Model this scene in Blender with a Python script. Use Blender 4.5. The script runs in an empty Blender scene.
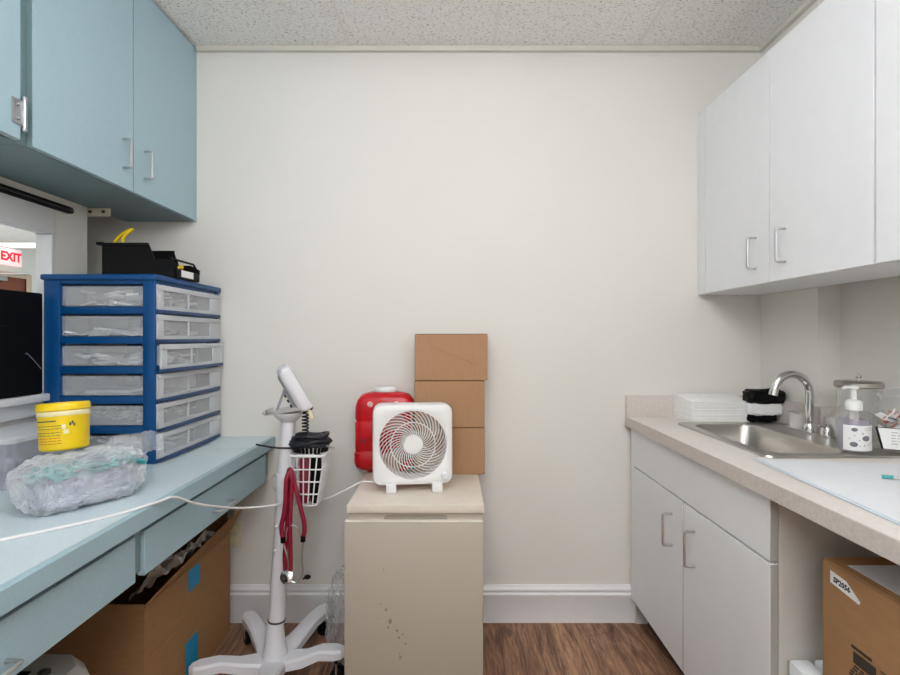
import bpy, bmesh, math, random
from mathutils import Vector, Matrix, Euler, noise
random.seed(7)
S = bpy.context.scene
COL = S.collection
PI = math.pi

# ------------------------------------------------------------------ camera, world, lights, exposure
cam = bpy.data.cameras.new('camera'); cam_o = bpy.data.objects.new('camera', cam); COL.objects.link(cam_o)
cam.lens = 20.68; cam.sensor_width = 36; cam.shift_x = -0.0022; cam.clip_start = .02
cam_o.location = (0, 0, 1.207); cam_o.rotation_euler = (PI/2, 0, 0)
S.camera = cam_o
W = bpy.data.worlds.new('world'); S.world = W; W.use_nodes = True
W.node_tree.nodes['Background'].inputs[0].default_value = (1.0, .995, .985, 1)
W.node_tree.nodes['Background'].inputs[1].default_value = 0.9
def area(name, loc, sx, sy, power, color=(1, .99, .97), rot=(0, 0, 0)):
    l = bpy.data.lights.new(name, 'AREA'); l.shape = 'RECTANGLE'; l.size = sx; l.size_y = sy
    l.energy = power; l.color = color
    o = bpy.data.objects.new(name, l); o.location = loc; o.rotation_euler = rot; COL.objects.link(o); return o
area('hall_lamp', (-4.0, 4.0, 2.42), 2.0, 4.0, 150)
S.view_settings.view_transform = 'Standard'; S.view_settings.look = 'None'
S.view_settings.gamma = 1; S.view_settings.use_curve_mapping = False
S.view_settings.exposure = 0.0

# ------------------------------------------------------------------ materials
def lin(v):
    v /= 255.0
    return v/12.92 if v <= .04045 else ((v+.055)/1.055)**2.4
def rgb(r, g, b): return (lin(r), lin(g), lin(b), 1)
def nt(name):
    m = bpy.data.materials.new(name); m.use_nodes = True
    return m, m.node_tree.nodes, m.node_tree.links, m.node_tree.nodes['Principled BSDF']
def mat(name, col, rough=.5, metal=0, spec=.5, var=0, vscale=20, bump=0, bscale=80, stretch=(1, 1, 1), dark=None):
    m, N, L, p = nt(name)
    p.inputs['Base Color'].default_value = rgb(*col); p.inputs['Roughness'].default_value = rough
    p.inputs['Metallic'].default_value = metal; p.inputs['Specular IOR Level'].default_value = spec
    tc = N.new('ShaderNodeTexCoord'); mp = N.new('ShaderNodeMapping'); mp.inputs['Scale'].default_value = stretch
    L.new(tc.outputs['Object'], mp.inputs[0])
    n = N.new('ShaderNodeTexNoise'); n.inputs['Scale'].default_value = vscale; n.inputs['Detail'].default_value = 5
    L.new(mp.outputs[0], n.inputs['Vector'])
    r = N.new('ShaderNodeValToRGB')
    v = max(var, .012)
    c = rgb(*col); d = rgb(*dark) if dark else tuple(x*(1-v) for x in c[:3])+(1,)
    r.color_ramp.elements[0].color = d; r.color_ramp.elements[1].color = tuple(min(1, x*(1+v*.6)) for x in c[:3])+(1,)
    r.color_ramp.elements[0].position = .3; r.color_ramp.elements[1].position = .7
    L.new(n.outputs['Fac'], r.inputs[0]); L.new(r.outputs[0], p.inputs['Base Color'])
    if bump:
        n2 = N.new('ShaderNodeTexNoise'); n2.inputs['Scale'].default_value = bscale; n2.inputs['Detail'].default_value = 4
        L.new(mp.outputs[0], n2.inputs['Vector'])
        b = N.new('ShaderNodeBump'); b.inputs['Strength'].default_value = bump; b.inputs['Distance'].default_value = .004
        L.new(n2.outputs['Fac'], b.inputs['Height']); L.new(b.outputs[0], p.inputs['Normal'])
    return m
def emis(name, col, strength):
    m, N, L, p = nt(name)
    p.inputs['Base Color'].default_value = rgb(*col)
    p.inputs['Emission Color'].default_value = rgb(*col); p.inputs['Emission Strength'].default_value = strength
    return m
def film(name, col, opac=.4, rough=.2, edge=.5, tint=(255, 255, 255), bump=0, bscale=60):
    """thin clear or milky plastic / thin glass: see-through, more opaque and shinier at grazing angles"""
    m, N, L, p = nt(name)
    p.inputs['Base Color'].default_value = rgb(*col); p.inputs['Roughness'].default_value = rough
    t = N.new('ShaderNodeBsdfTransparent'); t.inputs[0].default_value = rgb(*tint)
    lw = N.new('ShaderNodeLayerWeight'); lw.inputs[0].default_value = .35
    ma = N.new('ShaderNodeMath'); ma.operation = 'MULTIPLY_ADD'; ma.use_clamp = True
    ma.inputs[1].default_value = edge; ma.inputs[2].default_value = opac
    L.new(lw.outputs['Facing'], ma.inputs[0])
    mx = N.new('ShaderNodeMixShader'); L.new(ma.outputs[0], mx.inputs[0])
    L.new(t.outputs[0], mx.inputs[1]); L.new(p.outputs[0], mx.inputs[2])
    L.new(mx.outputs[0], N['Material Output'].inputs[0])
    if bump:
        n2 = N.new('ShaderNodeTexNoise'); n2.inputs['Scale'].default_value = bscale; n2.inputs['Detail'].default_value = 6
        b = N.new('ShaderNodeBump'); b.inputs['Strength'].default_value = bump; b.inputs['Distance'].default_value = .01
        tc = N.new('ShaderNodeTexCoord'); L.new(tc.outputs['Object'], n2.inputs['Vector'])
        L.new(n2.outputs['Fac'], b.inputs['Height']); L.new(b.outputs[0], p.inputs['Normal'])
    return m
def ceiling_mat():
    m, N, L, p = nt('ceiling_tile')
    tc = N.new('ShaderNodeTexCoord'); mp = N.new('ShaderNodeMapping'); mp.inputs['Scale'].default_value = (1, 1.9, 1)
    L.new(tc.outputs['Object'], mp.inputs[0])
    n = N.new('ShaderNodeTexNoise'); n.inputs['Scale'].default_value = 92; n.inputs['Detail'].default_value = 3; n.inputs['Roughness'].default_value = .55
    n.inputs['Distortion'].default_value = .6
    L.new(mp.outputs[0], n.inputs['Vector'])
    r = N.new('ShaderNodeValToRGB')
    r.color_ramp.elements[0].position = .33; r.color_ramp.elements[0].color = rgb(184, 181, 175)
    r.color_ramp.elements[1].position = .45; r.color_ramp.elements[1].color = rgb(250, 248, 244)
    L.new(n.outputs['Fac'], r.inputs[0]); L.new(r.outputs[0], p.inputs['Base Color'])
    r2 = N.new('ShaderNodeValToRGB'); r2.color_ramp.elements[0].position = .3; r2.color_ramp.elements[1].position = .48
    L.new(n.outputs['Fac'], r2.inputs[0])
    b = N.new('ShaderNodeBump'); b.inputs['Strength'].default_value = .35; b.inputs['Distance'].default_value = .004
    L.new(r2.outputs[0], b.inputs['Height']); L.new(b.outputs[0], p.inputs['Normal'])
    p.inputs['Roughness'].default_value = .95; p.inputs['Specular IOR Level'].default_value = .1
    return m
def floor_mat():
    m, N, L, p = nt('vinyl_plank')
    tc = N.new('ShaderNodeTexCoord'); sep = N.new('ShaderNodeSeparateXYZ'); L.new(tc.outputs['Object'], sep.inputs[0])
    cb = N.new('ShaderNodeCombineXYZ'); L.new(sep.outputs['Y'], cb.inputs['X']); L.new(sep.outputs['X'], cb.inputs['Y'])
    br = N.new('ShaderNodeTexBrick'); L.new(cb.outputs[0], br.inputs['Vector'])
    br.inputs['Scale'].default_value = 1; br.inputs['Brick Width'].default_value = .92; br.inputs['Row Height'].default_value = .152
    br.inputs['Mortar Size'].default_value = .0007; br.inputs['Color1'].default_value = rgb(166, 128, 106); br.inputs['Color2'].default_value = rgb(204, 168, 142)
    br.inputs['Mortar'].default_value = rgb(70, 50, 40); br.offset = .37
    def streak(sx, sy, det, dist, ramp):
        mp = N.new('ShaderNodeMapping'); mp.inputs['Scale'].default_value = (sx, sy, 1); L.new(tc.outputs['Object'], mp.inputs[0])
        n = N.new('ShaderNodeTexNoise'); n.inputs['Scale'].default_value = 1; n.inputs['Detail'].default_value = det; n.inputs['Roughness'].default_value = .7; n.inputs['Distortion'].default_value = dist
        L.new(mp.outputs[0], n.inputs['Vector'])
        r = N.new('ShaderNodeValToRGB'); E = r.color_ramp.elements
        E[0].position, E[0].color = ramp[0]; E[1].position, E[1].color = ramp[-1]
        for q in ramp[1:-1]: e = E.new(q[0]); e.color = q[1]
        L.new(n.outputs['Fac'], r.inputs[0]); return n, r
    def mul(a, b, f, mode='MULTIPLY'):
        mx = N.new('ShaderNodeMix'); mx.data_type = 'RGBA'; mx.blend_type = mode; mx.inputs[0].default_value = f
        L.new(a, mx.inputs[6]); L.new(b, mx.inputs[7]); return mx.outputs[2]
    n, r = streak(20, 2.6, 9, 1.2, [(.32, rgb(88, 70, 60)), (.46, rgb(190, 172, 160)), (.60, rgb(255, 246, 232))])
    n2, r2 = streak(120, 7, 6, .3, [(.36, rgb(150, 138, 130)), (.58, rgb(255, 252, 246))])
    n3, r3 = streak(13, 1.1, 4, .5, [(.56, rgb(0, 0, 0)), (.68, rgb(78, 66, 54))])
    c = mul(br.outputs['Color'], r.outputs[0], .9); c = mul(c, r2.outputs[0], .75); c = mul(c, r3.outputs[0], .8, 'ADD')
    L.new(c, p.inputs['Base Color'])
    p.inputs['Roughness'].default_value = .55
    b = N.new('ShaderNodeBump'); b.inputs['Strength'].default_value = .2; b.inputs['Distance'].default_value = .002
    L.new(n.outputs['Fac'], b.inputs['Height']); L.new(b.outputs[0], p.inputs['Normal'])
    return m
M = dict(
    wall=mat('wall_paint', (230, 227, 220), .75, spec=.25, var=.012, vscale=3, bump=.05, bscale=160),
    hallfloor=mat('grey_hall_tile', (176, 180, 184), .5, var=.04), wallhall=mat('hall_paint', (230, 236, 232), .8, var=.01),
    ceil=ceiling_mat(), floor=floor_mat(),
    tbar=mat('ceiling_grid_white', (240, 237, 231), .6), angle=mat('wall_angle_cream', (222, 218, 207), .6),
    basew=mat('baseboard_white', (240, 240, 241), .4), casing=mat('casing_white', (228, 229, 230), .4),
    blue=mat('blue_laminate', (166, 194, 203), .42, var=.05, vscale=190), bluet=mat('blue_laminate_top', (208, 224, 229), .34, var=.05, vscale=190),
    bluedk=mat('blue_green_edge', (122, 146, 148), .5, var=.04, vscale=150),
    steel=mat('satin_nickel', (205, 205, 205), .28, 1), chrome=mat('chrome', (228, 228, 228), .08, 1),
    hingesteel=mat('hinge_chrome', (176, 178, 182), .34, 1), steelb=mat('brushed_steel', (186, 182, 176), .33, 1, var=.06, vscale=40, stretch=(1, 18, 1)),
    whitecab=mat('white_laminate', (238, 239, 241), .38, var=.01), edgegrey=mat('grey_edge_strip', (168, 164, 158), .5), greycab=mat('almond_panel', (205, 201, 194), .5, var=.02),
    top=mat('beige_laminate_top', (230, 222, 215), .38, var=.07, vscale=120), topedge=mat('beige_laminate_edge', (212, 203, 196), .45, var=.09, vscale=110),
    bplast=mat('blue_plastic', (0, 70, 126), .38, spec=.35, var=.02), bplastd=mat('navy_plastic', (20, 58, 104), .35),
    clear=film('milky_drawer_plastic', (238, 242, 245), .22, .25, .2), clearf=film('milky_drawer_rim', (238, 242, 245), .5, .3, .2),
    bag=film('clear_bag_film', (238, 242, 246), .26, .10, .6, bump=1.0, bscale=55), binp=film('clear_bin_plastic', (222, 222, 232), .36, .25, .3),
    glass=film('thin_glass', (246, 248, 248), .03, .04, .36, tint=(255, 255, 255)), cup=film('frosted_cup', (240, 236, 230), .55, .3, .3),
    packs=mat('wrapped_packs', (250, 246, 244), .5, var=.1, vscale=26, dark=(212, 212, 212)), packm=mat('mixed_packs', (238, 238, 236), .5, var=.3, vscale=55, dark=(110, 112, 116)),
    teal=mat('teal_wraps', (70, 170, 168), .5, var=.2, vscale=30), lav=mat('lavender_wraps', (196, 200, 214), .4, var=.25, vscale=30, dark=(140, 146, 165)),
    black=mat('black_plastic', (8, 8, 10), .5, spec=.2, var=.03), blackm=mat('matte_black', (7, 8, 11), .8, spec=.15, var=.12, vscale=9), rubber=mat('black_hose', (22, 24, 32), .45),
    yellow=mat('yellow_plastic', (240, 205, 15), .4, var=.03), yellow2=mat('yellow_strap', (235, 200, 25), .5), cream=mat('cream_band', (240, 228, 180), .5),
    card=mat('cardboard', (168, 128, 90), .85, spec=.15, var=.07, vscale=14, stretch=(1, 1, 5)), card2=mat('cardboard_pale', (178, 138, 104), .85, spec=.15, var=.05, vscale=18, stretch=(6, 6, 1)),
    cardedge=mat('cardboard_edge', (150, 108, 72), .9), tape=mat('packing_tape', (176, 146, 112), .3, var=.05),
    bluetape=mat('blue_label', (14, 152, 204), .5), white=mat('white_plastic', (236, 236, 234), .35), whitepaint=mat('white_powder_coat', (230, 230, 234), .35),
    paper=mat('white_paper', (240, 240, 240), .85), papere=mat('paper_towel', (246, 245, 242), .9, var=.03, vscale=70),
    red=mat('red_translucent_plastic', (205, 22, 34), .25, var=.12, vscale=9), pink=mat('pale_pink_plug', (240, 190, 185), .4),
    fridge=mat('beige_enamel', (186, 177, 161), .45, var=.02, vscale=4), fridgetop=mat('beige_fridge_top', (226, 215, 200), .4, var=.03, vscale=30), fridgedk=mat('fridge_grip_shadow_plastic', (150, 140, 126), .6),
    stain=mat('rust_stain', (166, 140, 108), .8, var=.2), edgew=mat('door_edge_white', (240, 233, 220), .4),
    grey=mat('grey_plastic', (186, 182, 176), .45), greym=mat('grey_monitor_back', (172, 176, 182), .45), midgrey=mat('mid_grey', (118, 116, 124), .6), darkgrey=mat('dark_grey', (70, 72, 76), .5),
    maroon=mat('maroon_rubber', (140, 22, 52), .4), brown=mat('brown_door_wood', (122, 66, 46), .5, var=.15, vscale=12, stretch=(1, 1, .15)), frame=mat('tan_door_frame', (196, 180, 160), .5),
    exitw=emis('exit_sign_face', (255, 224, 224), .42), exitr=emis('exit_sign_letters', (235, 28, 50), .7), panel=emis('light_panel', (255, 255, 252), 1.0), lamp=emis('added_fill_glow', (247, 250, 255), 13.0), rear_fill_glow=emis('added_rear_glow', (247, 250, 255), 25.0),  # the last two glows belong to the added fill tubes
    soap=film('lilac_soap', (196, 186, 208), .4, .2, .2), pad=mat('blue_white_pad', (228, 230, 233), .9, bump=.25, bscale=120), padedge=mat('pad_backing', (214, 226, 236), .7),
    orange=mat('orange_packet', (226, 140, 110), .6), wood_dark=mat('dark_print', (60, 50, 44), .8), foam=mat('white_foam', (236, 238, 240), .8, bump=.2, bscale=90),
    sack=film('thin_sack_film', (232, 234, 236), .12, .12, .45, bump=.8, bscale=30), liner=film('smoky_bag_film', (214, 208, 202), .26, .10, .6, bump=.7, bscale=30), blade=film('fan_blade_plastic', (200, 190, 176), .55, .4, .1), inkred=mat('red_print', (190, 60, 30), .7),
    outlet=mat('ivory_plate', (226, 216, 190), .45), mesh=mat('basket_white', (232, 232, 234), .4),
)

# ------------------------------------------------------------------ geometry helpers
class MB:
    def __init__(s): s.bm = bmesh.new(); s.T = Matrix.Identity(4)
    def v(s, p): return s.bm.verts.new(s.T @ Vector(p))
    def face(s, vs):
        try: return s.bm.faces.new(vs)
        except ValueError: return None
    def hull(s, c8, bev=0, seg=2):
        vs = [s.v(p) for p in c8]
        fs = [s.face([vs[i] for i in q]) for q in ((0, 3, 2, 1), (4, 5, 6, 7), (0, 1, 5, 4), (1, 2, 6, 5), (2, 3, 7, 6), (3, 0, 4, 7))]
        if bev:
            es = set(e for f in fs for e in f.edges)
            bmesh.ops.bevel(s.bm, geom=list(es), offset=bev, segments=seg, affect='EDGES', profile=.5)
        return s
    def box(s, x0, x1, y0, y1, z0, z1, bev=0, seg=2):
        if x0 > x1: x0, x1 = x1, x0
        if y0 > y1: y0, y1 = y1, y0
        return s.hull([(x0, y0, z0), (x1, y0, z0), (x1, y1, z0), (x0, y1, z0), (x0, y0, z1), (x1, y0, z1), (x1, y1, z1), (x0, y1, z1)], bev, seg)
    def prism(s, poly, z0, z1, f=lambda x, y, z: (x, y, z)):
        a = [s.v(f(x, y, z0)) for x, y in poly]; b = [s.v(f(x, y, z1)) for x, y in poly]; n = len(poly)
        s.face(a[::-1]); s.face(b)
        for i in range(n): s.face([a[i], a[(i+1) % n], b[(i+1) % n], b[i]])
        return s
    def loft(s, loops, cap0=True, cap1=True, closed=True):
        L = [[s.v(p) for p in lp] for lp in loops]; n = len(L[0])
        for a, b in zip(L, L[1:]):
            for i in range(n if closed else n-1): s.face([a[i], a[(i+1) % n], b[(i+1) % n], b[i]])
        if cap0: s.face(L[0][::-1])
        if cap1: s.face(L[-1])
        return s
    def lathe(s, prof, c=(0, 0, 0), seg=32, cap0=True, cap1=True, A=None, sx=1, sy=1):
        A = A or Matrix.Identity(3); c = Vector(c)
        return s.loft([[c + A @ Vector((r*sx*math.cos(2*PI*i/seg), r*sy*math.sin(2*PI*i/seg), z)) for i in range(seg)] for r, z in prof], cap0, cap1)
    def cyl(s, p, q, r, seg=16, r2=None):
        p, q = Vector(p), Vector(q); d = q-p
        A = d.to_track_quat('Z', 'Y').to_matrix()
        return s.lathe([(r, 0), (r if r2 is None else r2, d.length)], p, seg, A=A)
    def tube(s, pts, r, seg=8, closed=False):
        pts = [Vector(p) for p in pts]; n = len(pts)
        R = r if isinstance(r, (list, tuple)) else [r]*n
        tang = []
        for i in range(n):
            a = pts[(i-1) % n] if closed or i > 0 else pts[i]; b = pts[(i+1) % n] if closed or i < n-1 else pts[i]
            t = (b-a); tang.append(t.normalized() if t.length > 1e-9 else Vector((0, 0, 1)))
        u = tang[0].orthogonal().normalized(); loops = []
        for i in range(n):
            u = (u - tang[i]*u.dot(tang[i]))
            u = u.normalized() if u.length > 1e-6 else tang[i].orthogonal().normalized()
            w = tang[i].cross(u)
            loops.append([pts[i] + R[i]*(u*math.cos(2*PI*k/seg) + w*math.sin(2*PI*k/seg)) for k in range(seg)])
        if closed: loops.append(loops[0]); return s.loft(loops, False, False)
        return s.loft(loops)
    def ico(s, c, r, sub=2, sc=(1, 1, 1), f=None):
        g = bmesh.ops.create_icosphere(s.bm, subdivisions=sub, radius=1)
        for v in g['verts']:
            p = v.co.copy()
            p = f(p) if f else Vector((p.x*sc[0]*r, p.y*sc[1]*r, p.z*sc[2]*r))
            v.co = s.T @ (p + Vector(c))
        return s
    def build(s, name, m, parent=None, loc=None, sharp=38, **props):
        bm = s.bm
        bmesh.ops.remove_doubles(bm, verts=bm.verts, dist=1e-6)
        bmesh.ops.recalc_face_normals(bm, faces=bm.faces)
        if parent is not None: off = Vector(parent['_o'])
        elif loc is not None: off = Vector(loc)
        else:
            xs = [v.co for v in bm.verts]
            off = Vector(((min(v.x for v in xs)+max(v.x for v in xs))/2, (min(v.y for v in xs)+max(v.y for v in xs))/2, min(v.z for v in xs)))
        for v in bm.verts: v.co -= off
        me = bpy.data.meshes.new(name); bm.to_mesh(me); bm.free()
        for p in me.polygons: p.use_smooth = True
        me.set_sharp_from_angle(angle=math.radians(sharp))
        me.materials.append(M[m] if isinstance(m, str) else m)
        o = bpy.data.objects.new(name, me); COL.objects.link(o)
        if parent is not None: o.parent = parent
        else: o.location = off
        o['_o'] = tuple(off)
        for k, v in props.items(): o[k] = v
        return o
def tag(o, label, cat, group=None, kind=None):
    o['label'] = label; o['category'] = cat
    if group: o['group'] = group
    if kind: o['kind'] = kind
    return o
def thing(name, label, cat, loc, group=None):
    o = bpy.data.objects.new(name, None); COL.objects.link(o); o.location = loc; o.empty_display_size = .05
    o['_o'] = tuple(loc)
    return tag(o, label, cat, group)
def struct(name, mb, m): return mb.build(name, m, kind='structure')
def B(*a, **k): return MB().box(*a, **k)
def smooth(pts, n=8, closed=False):
    P = [Vector(p) for p in pts]; out = []; N = len(P)
    for i in range(N if closed else N-1):
        g = lambda j: P[j % N] if closed else P[max(0, min(N-1, j))]
        p0, p1, p2, p3 = g(i-1), g(i), g(i+1), g(i+2)
        for k in range(n):
            t = k/n
            out.append(.5*((2*p1)+(p2-p0)*t+(2*p0-5*p1+4*p2-p3)*t*t+(3*p1-p0-3*p2+p3)*t**3))
    if not closed: out.append(P[-1])
    return out
def rrect(x0, x1, y0, y1, r, n=6):
    pts = []
    for cx, cy, a in ((x1-r, y1-r, 0), (x0+r, y1-r, 90), (x0+r, y0+r, 180), (x1-r, y0+r, 270)):
        for k in range(n+1):
            t = math.radians(a+90*k/n); pts.append((cx+r*math.cos(t), cy+r*math.sin(t)))
    return pts
def text_mb(body, size, T, depth=.0006, align='CENTER', bold=0):
    cu = bpy.data.curves.new('t', 'FONT'); cu.body = body; cu.size = size; cu.extrude = depth; cu.align_x = align; cu.align_y = 'CENTER'; cu.resolution_u = 2; cu.offset = bold
    o = bpy.data.objects.new('t', cu); COL.objects.link(o)
    bpy.context.view_layer.update()
    me = bpy.data.meshes.new_from_object(o.evaluated_get(bpy.context.evaluated_depsgraph_get()))
    bpy.data.objects.remove(o); bpy.data.curves.remove(cu)
    mb = MB(); mb.bm.from_mesh(me); bpy.data.meshes.remove(me)
    for v in mb.bm.verts: v.co = T @ v.co
    return mb
def basis(o, x, y):
    x = Vector(x).normalized(); y = Vector(y).normalized(); z = x.cross(y)
    m = Matrix((x, y, z)).transposed().to_4x4(); m.translation = Vector(o); return m
def pull(p, q, out, r=.0045, m='steel', parent=None, proj=.03):
    """bar pull between two screw points p and q, standing off along out"""
    p, q, out = Vector(p), Vector(q), Vector(out)
    d = (q-p).normalized()*.008
    pts = [p, p+out*proj*.7, p+out*proj+d, q+out*proj-d, q+out*proj*.7, q]
    mb = MB(); mb.tube([p, p+out*(proj-.008)] + smooth([p+out*(proj-.008), p+out*(proj-.002)+d*.3, p+out*proj+d], 4)[1:] + smooth([q+out*proj-d, q+out*(proj-.002)-d*.3, q+out*(proj-.008)], 4) + [q], r, 8)
    return mb.build('handle', m, parent)

# ------------------------------------------------------------------ room shell
YB = 2.2; XL = -1.383; XR = 1.315; XR2 = 1.394; H = 2.441; Y0 = -2.4
struct('floor', B(-1.42, 1.5, Y0, YB+.1, -.05, 0), 'floor')
struct('ceiling', B(-1.42, 1.5, Y0, YB+.1, H, H+.05), 'ceil')
struct('wall_rear', B(-1.5, 1.5, Y0-.1, Y0, 0, H), 'wall')
struct('wall_back', B(-1.70, 1.5, YB, YB+.1, 0, H), 'wall')
w = MB(); WT = -1.413
w.box(WT, XL, Y0, 1.96, 0, .95); w.box(WT, XL, Y0, 1.96, 1.648, H); w.box(WT, XL, Y0, .55, .95, 1.648); w.box(WT, XL, 1.783, 1.96, .95, 1.648)
w.box(-1.568, -1.558, 1.95, YB, 0, H); w.box(-1.568, WT+.001, 1.95, 1.96, 0, H)
struct('wall_left', w, 'wall')
w = MB(); w.box(XR, 1.5, 1.858, YB, 0, H); w.box(XR2, 1.5, Y0, 1.858, 0, H); struct('wall_right', w, 'wall')
# wall angle at the ceiling and the tee bars of the tile grid
a = MB(); a.box(-1.08, XR, YB-.02, YB-.0005, H-.022, H-.0005, .002); struct('trim_1', a, 'angle')
a = MB(); a.box(XR-.02, XR-.0005, 1.858, YB-.02, H-.022, H-.0005, .002); a.box(XR2-.02, XR2-.0005, Y0, 1.858, H-.022, H-.0005, .002); struct('trim_2', a, 'angle')
a = MB()
for x in (-.435, .175, .785): a.box(x-.006, x+.006, Y0, YB-.02, H-.003, H-.0003)
a.box(-1.08, 1.3, 1.52, 1.544, H-.003, H-.0003); struct('trim_3', a, 'tbar')
# baseboard with two beads
prof = [(0, 0), (.014, 0), (.014, .108), (.0175, .114), (.0175, .121), (.012, .127), (.012, .131), (.016, .136), (.016, .142), (.009, .150), (.007, .157), (0, .157)]
b = MB(); b.prism(prof, -1.557, .86, lambda x, y, z: (z, YB-x-.0003, y)); struct('baseboard_back', b, 'basew')
b = MB(); b.prism(prof, Y0, 1.95, lambda x, y, z: (XL+x+.0003, z, y)); struct('baseboard_left', b, 'basew')
# window opening in the left wall with white casing and sill
wn = bpy.data.objects.new('window_1', None); COL.objects.link(wn); wn.location = (XL, 1.1, 1.0); wn['_o'] = tuple(wn.location); wn['kind'] = 'structure'
B(WT-.004, XL+.014, .5, 1.783, 1.562, 1.648, bev=.003).build('window_header', 'casing', wn)
B(WT-.016, XL+.010, 1.772, 1.783, 1.023, 1.5615, bev=.003).build('window_jamb', 'casing', wn)
B(XL-.055, XL+.05, .5, 1.80, .998, 1.022, bev=.004).build('window_sill', 'casing', wn)
B(XL+.001, XL+.022, .5, 1.79, .95, .9975, bev=.003).build('window_apron', 'casing', wn)
# hall beyond the window
struct('floor_hall', B(-6.2, -1.4205, Y0, 9.5, -.05, 0), 'hallfloor')
struct('ceiling_hall', B(-6.2, -1.4205, Y0, 9.5, H, H+.05), 'ceil')
struct('wall_hall', B(-6.1, -6.0, Y0, 9.5, 0, H), 'wallhall')
struct('wall_hall_end', B(-6.1, -1.70, 9.5, 9.6, 0, H), 'wallhall')
d = bpy.data.objects.new('door_1', None); COL.objects.link(d); d.location = (-6, 6.85, 0); d['_o'] = tuple(d.location); d['kind'] = 'structure'
B(-5.998, -5.955, 6.36, 7.22, .01, 2.02, bev=.004).build('door_panel', 'brown', d)
f = MB(); f.box(-5.999, -5.94, 7.22, 7.31, 0, 2.09, bev=.004); f.box(-5.999, -5.94, 6.27, 6.36, 0, 2.09, bev=.004); f.box(-5.999, -5.94, 6.36, 7.22, 2.02, 2.09, bev=.004); f.build('door_frame', 'frame', d)
c = MB(); c.box(-5.955, -5.89, 6.55, 6.86, 1.955, 2.015, bev=.01); c.tube([(-5.90, 6.62, 2.02), (-5.72, 6.95, 2.06), (-5.74, 7.02, 2.06), (-5.94, 6.9, 2.055)], .012, 8); c.build('door_closer', 'steel', d)
t = thing('exit_sign', 'lit white exit sign with red letters on the hall wall beyond the window', 'sign', (-5.93, 6.98, 2.18))
B(-5.995, -5.93, 6.76, 7.13, 2.175, 2.40, bev=.006).build('sign_box', 'exitw', t)
text_mb('EXIT', .16, basis((-5.9285, 6.955, 2.287), (0, 1, 0), (0, 0, 1)), bold=.007).build('lettering', 'exitr', t)
t = thing('hall_or_fill_light', 'bright square light panel in the hall ceiling', 'light', (-5.45, 6.8, H-.02))
B(-5.95, -5.25, 6.62, 7.0, H-.02, H-.008).build('diffuser', 'panel', t)
fr = MB()
for q in ((-5.97, -5.95, 6.6, 7.02), (-5.25, -5.23, 6.6, 7.02), (-5.95, -5.25, 6.6, 6.62), (-5.95, -5.25, 7.0, 7.02)): fr.box(*q, H-.022, H-.0005)
fr.build('frame', 'tbar', t)
t = thing('sliding_track', 'black metal sliding track along the wall above the window', 'track', (XL, 1.2, 1.65))
k = MB(); k.box(XL+.0005, XL+.02, .4, 1.86, 1.652, 1.657); k.box(XL+.0005, XL+.02, .4, 1.86, 1.668, 1.673); k.box(XL+.0005, XL+.005, .4, 1.86, 1.652, 1.673); k.build('channel', 'black', t)
k = MB(); k.box(XL+.006, XL+.016, .9, 1.84, 1.659, 1.666, bev=.002); k.box(XL+.005, XL+.02, 1.845, 1.866, 1.656, 1.669, bev=.002); k.build('runner', 'darkgrey', t)
# glowing tubes added out of view to fill wall and ceiling with light
def fill_tube_light(yc, zc, m, label):
    t = thing('hall_or_fill_light', label, 'light', (-.03, yc, zc-.09), 'added fill tubes')
    A = Matrix.Rotation(PI/2, 3, 'Y')
    MB().lathe([(.03, 0), (.075, .015), (.09, .05), (.09, 1.05), (.075, 1.085), (.03, 1.10)], (-.58, yc, zc), 28, A=A).build('fill_tube', m, t)
    for x in (-.4, .34):
        MB().cyl((x, yc, zc+.089), (x, yc, H-.0005), .003, 8).build('cable', 'steel', t)
fill_tube_light(.55, 2.25, 'lamp', 'added unseen fill tube over the middle of the room')
fill_tube_light(-1.1, 1.95, 'rear_fill_glow', 'added unseen fill tube nearer the rear wall')

# ------------------------------------------------------------------ blue upper cabinets
CX = -1.085
def blue_cabinet(y0, y1, label, doors, dx):
    t = thing('wall_cabinet', label, 'cabinet', (-1.234, (y0+y1)/2, 1.70))
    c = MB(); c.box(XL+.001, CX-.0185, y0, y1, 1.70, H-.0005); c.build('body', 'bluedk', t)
    for (a, b, hy) in doors:
        dd = B(CX-.018+dx, CX+dx, a+.0006, b, 1.702, H-.012, bev=.0012, seg=1).build('door', 'blue', t)
        B(CX-.0175+dx, CX-.0008+dx, a, a+.0005, 1.703, H-.013).build('edge_strip', 'bluedk', dd, label='dark blue-green door edge')
        if hy: pull((CX+dx, hy, 1.768), (CX+dx, hy, 1.862), (1, 0, 0), .004, 'steel', dd, .028)
    return t
t = blue_cabinet(1.322, 2.199, 'pale blue wall cabinet with two doors hung against the back wall', [(1.337, 1.7595, 1.705), (1.7625, 2.175, 1.825)], 0)
B(CX-.0185, CX-.001, 2.178, 2.199, 1.70, H-.001).build('filler_strip', 'blue', t)
t = blue_cabinet(.45, 1.320, 'pale blue wall cabinet nearest the camera, chrome hinge on its door edge', [(.46, 1.296, None)], .004)
dd = [c for c in t.children if c.name.startswith('door')][0]
h = MB(); y = 1.31
h.cyl((CX+.008, 1.303, 1.732), (CX+.008, 1.303, 1.805), .006, 12); h.ico((CX+.008, 1.303, 1.808), .007); h.ico((CX+.008, 1.303, 1.729), .007)
h.box(CX+.0045, CX+.0075, 1.268, 1.300, 1.738, 1.80, bev=.001); h.box(CX-.0175, CX-.0035, 1.3005, 1.319, 1.738, 1.80, bev=.001)
for z in (1.752, 1.786): h.ico((CX+.008, 1.284, z), .0045)
h.build('hinge', 'hingesteel', dd)
t = thing('bracket', 'small ivory mounting bracket screwed under the blue wall cabinet', 'bracket', (-1.345, 1.966, 1.668))
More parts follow.
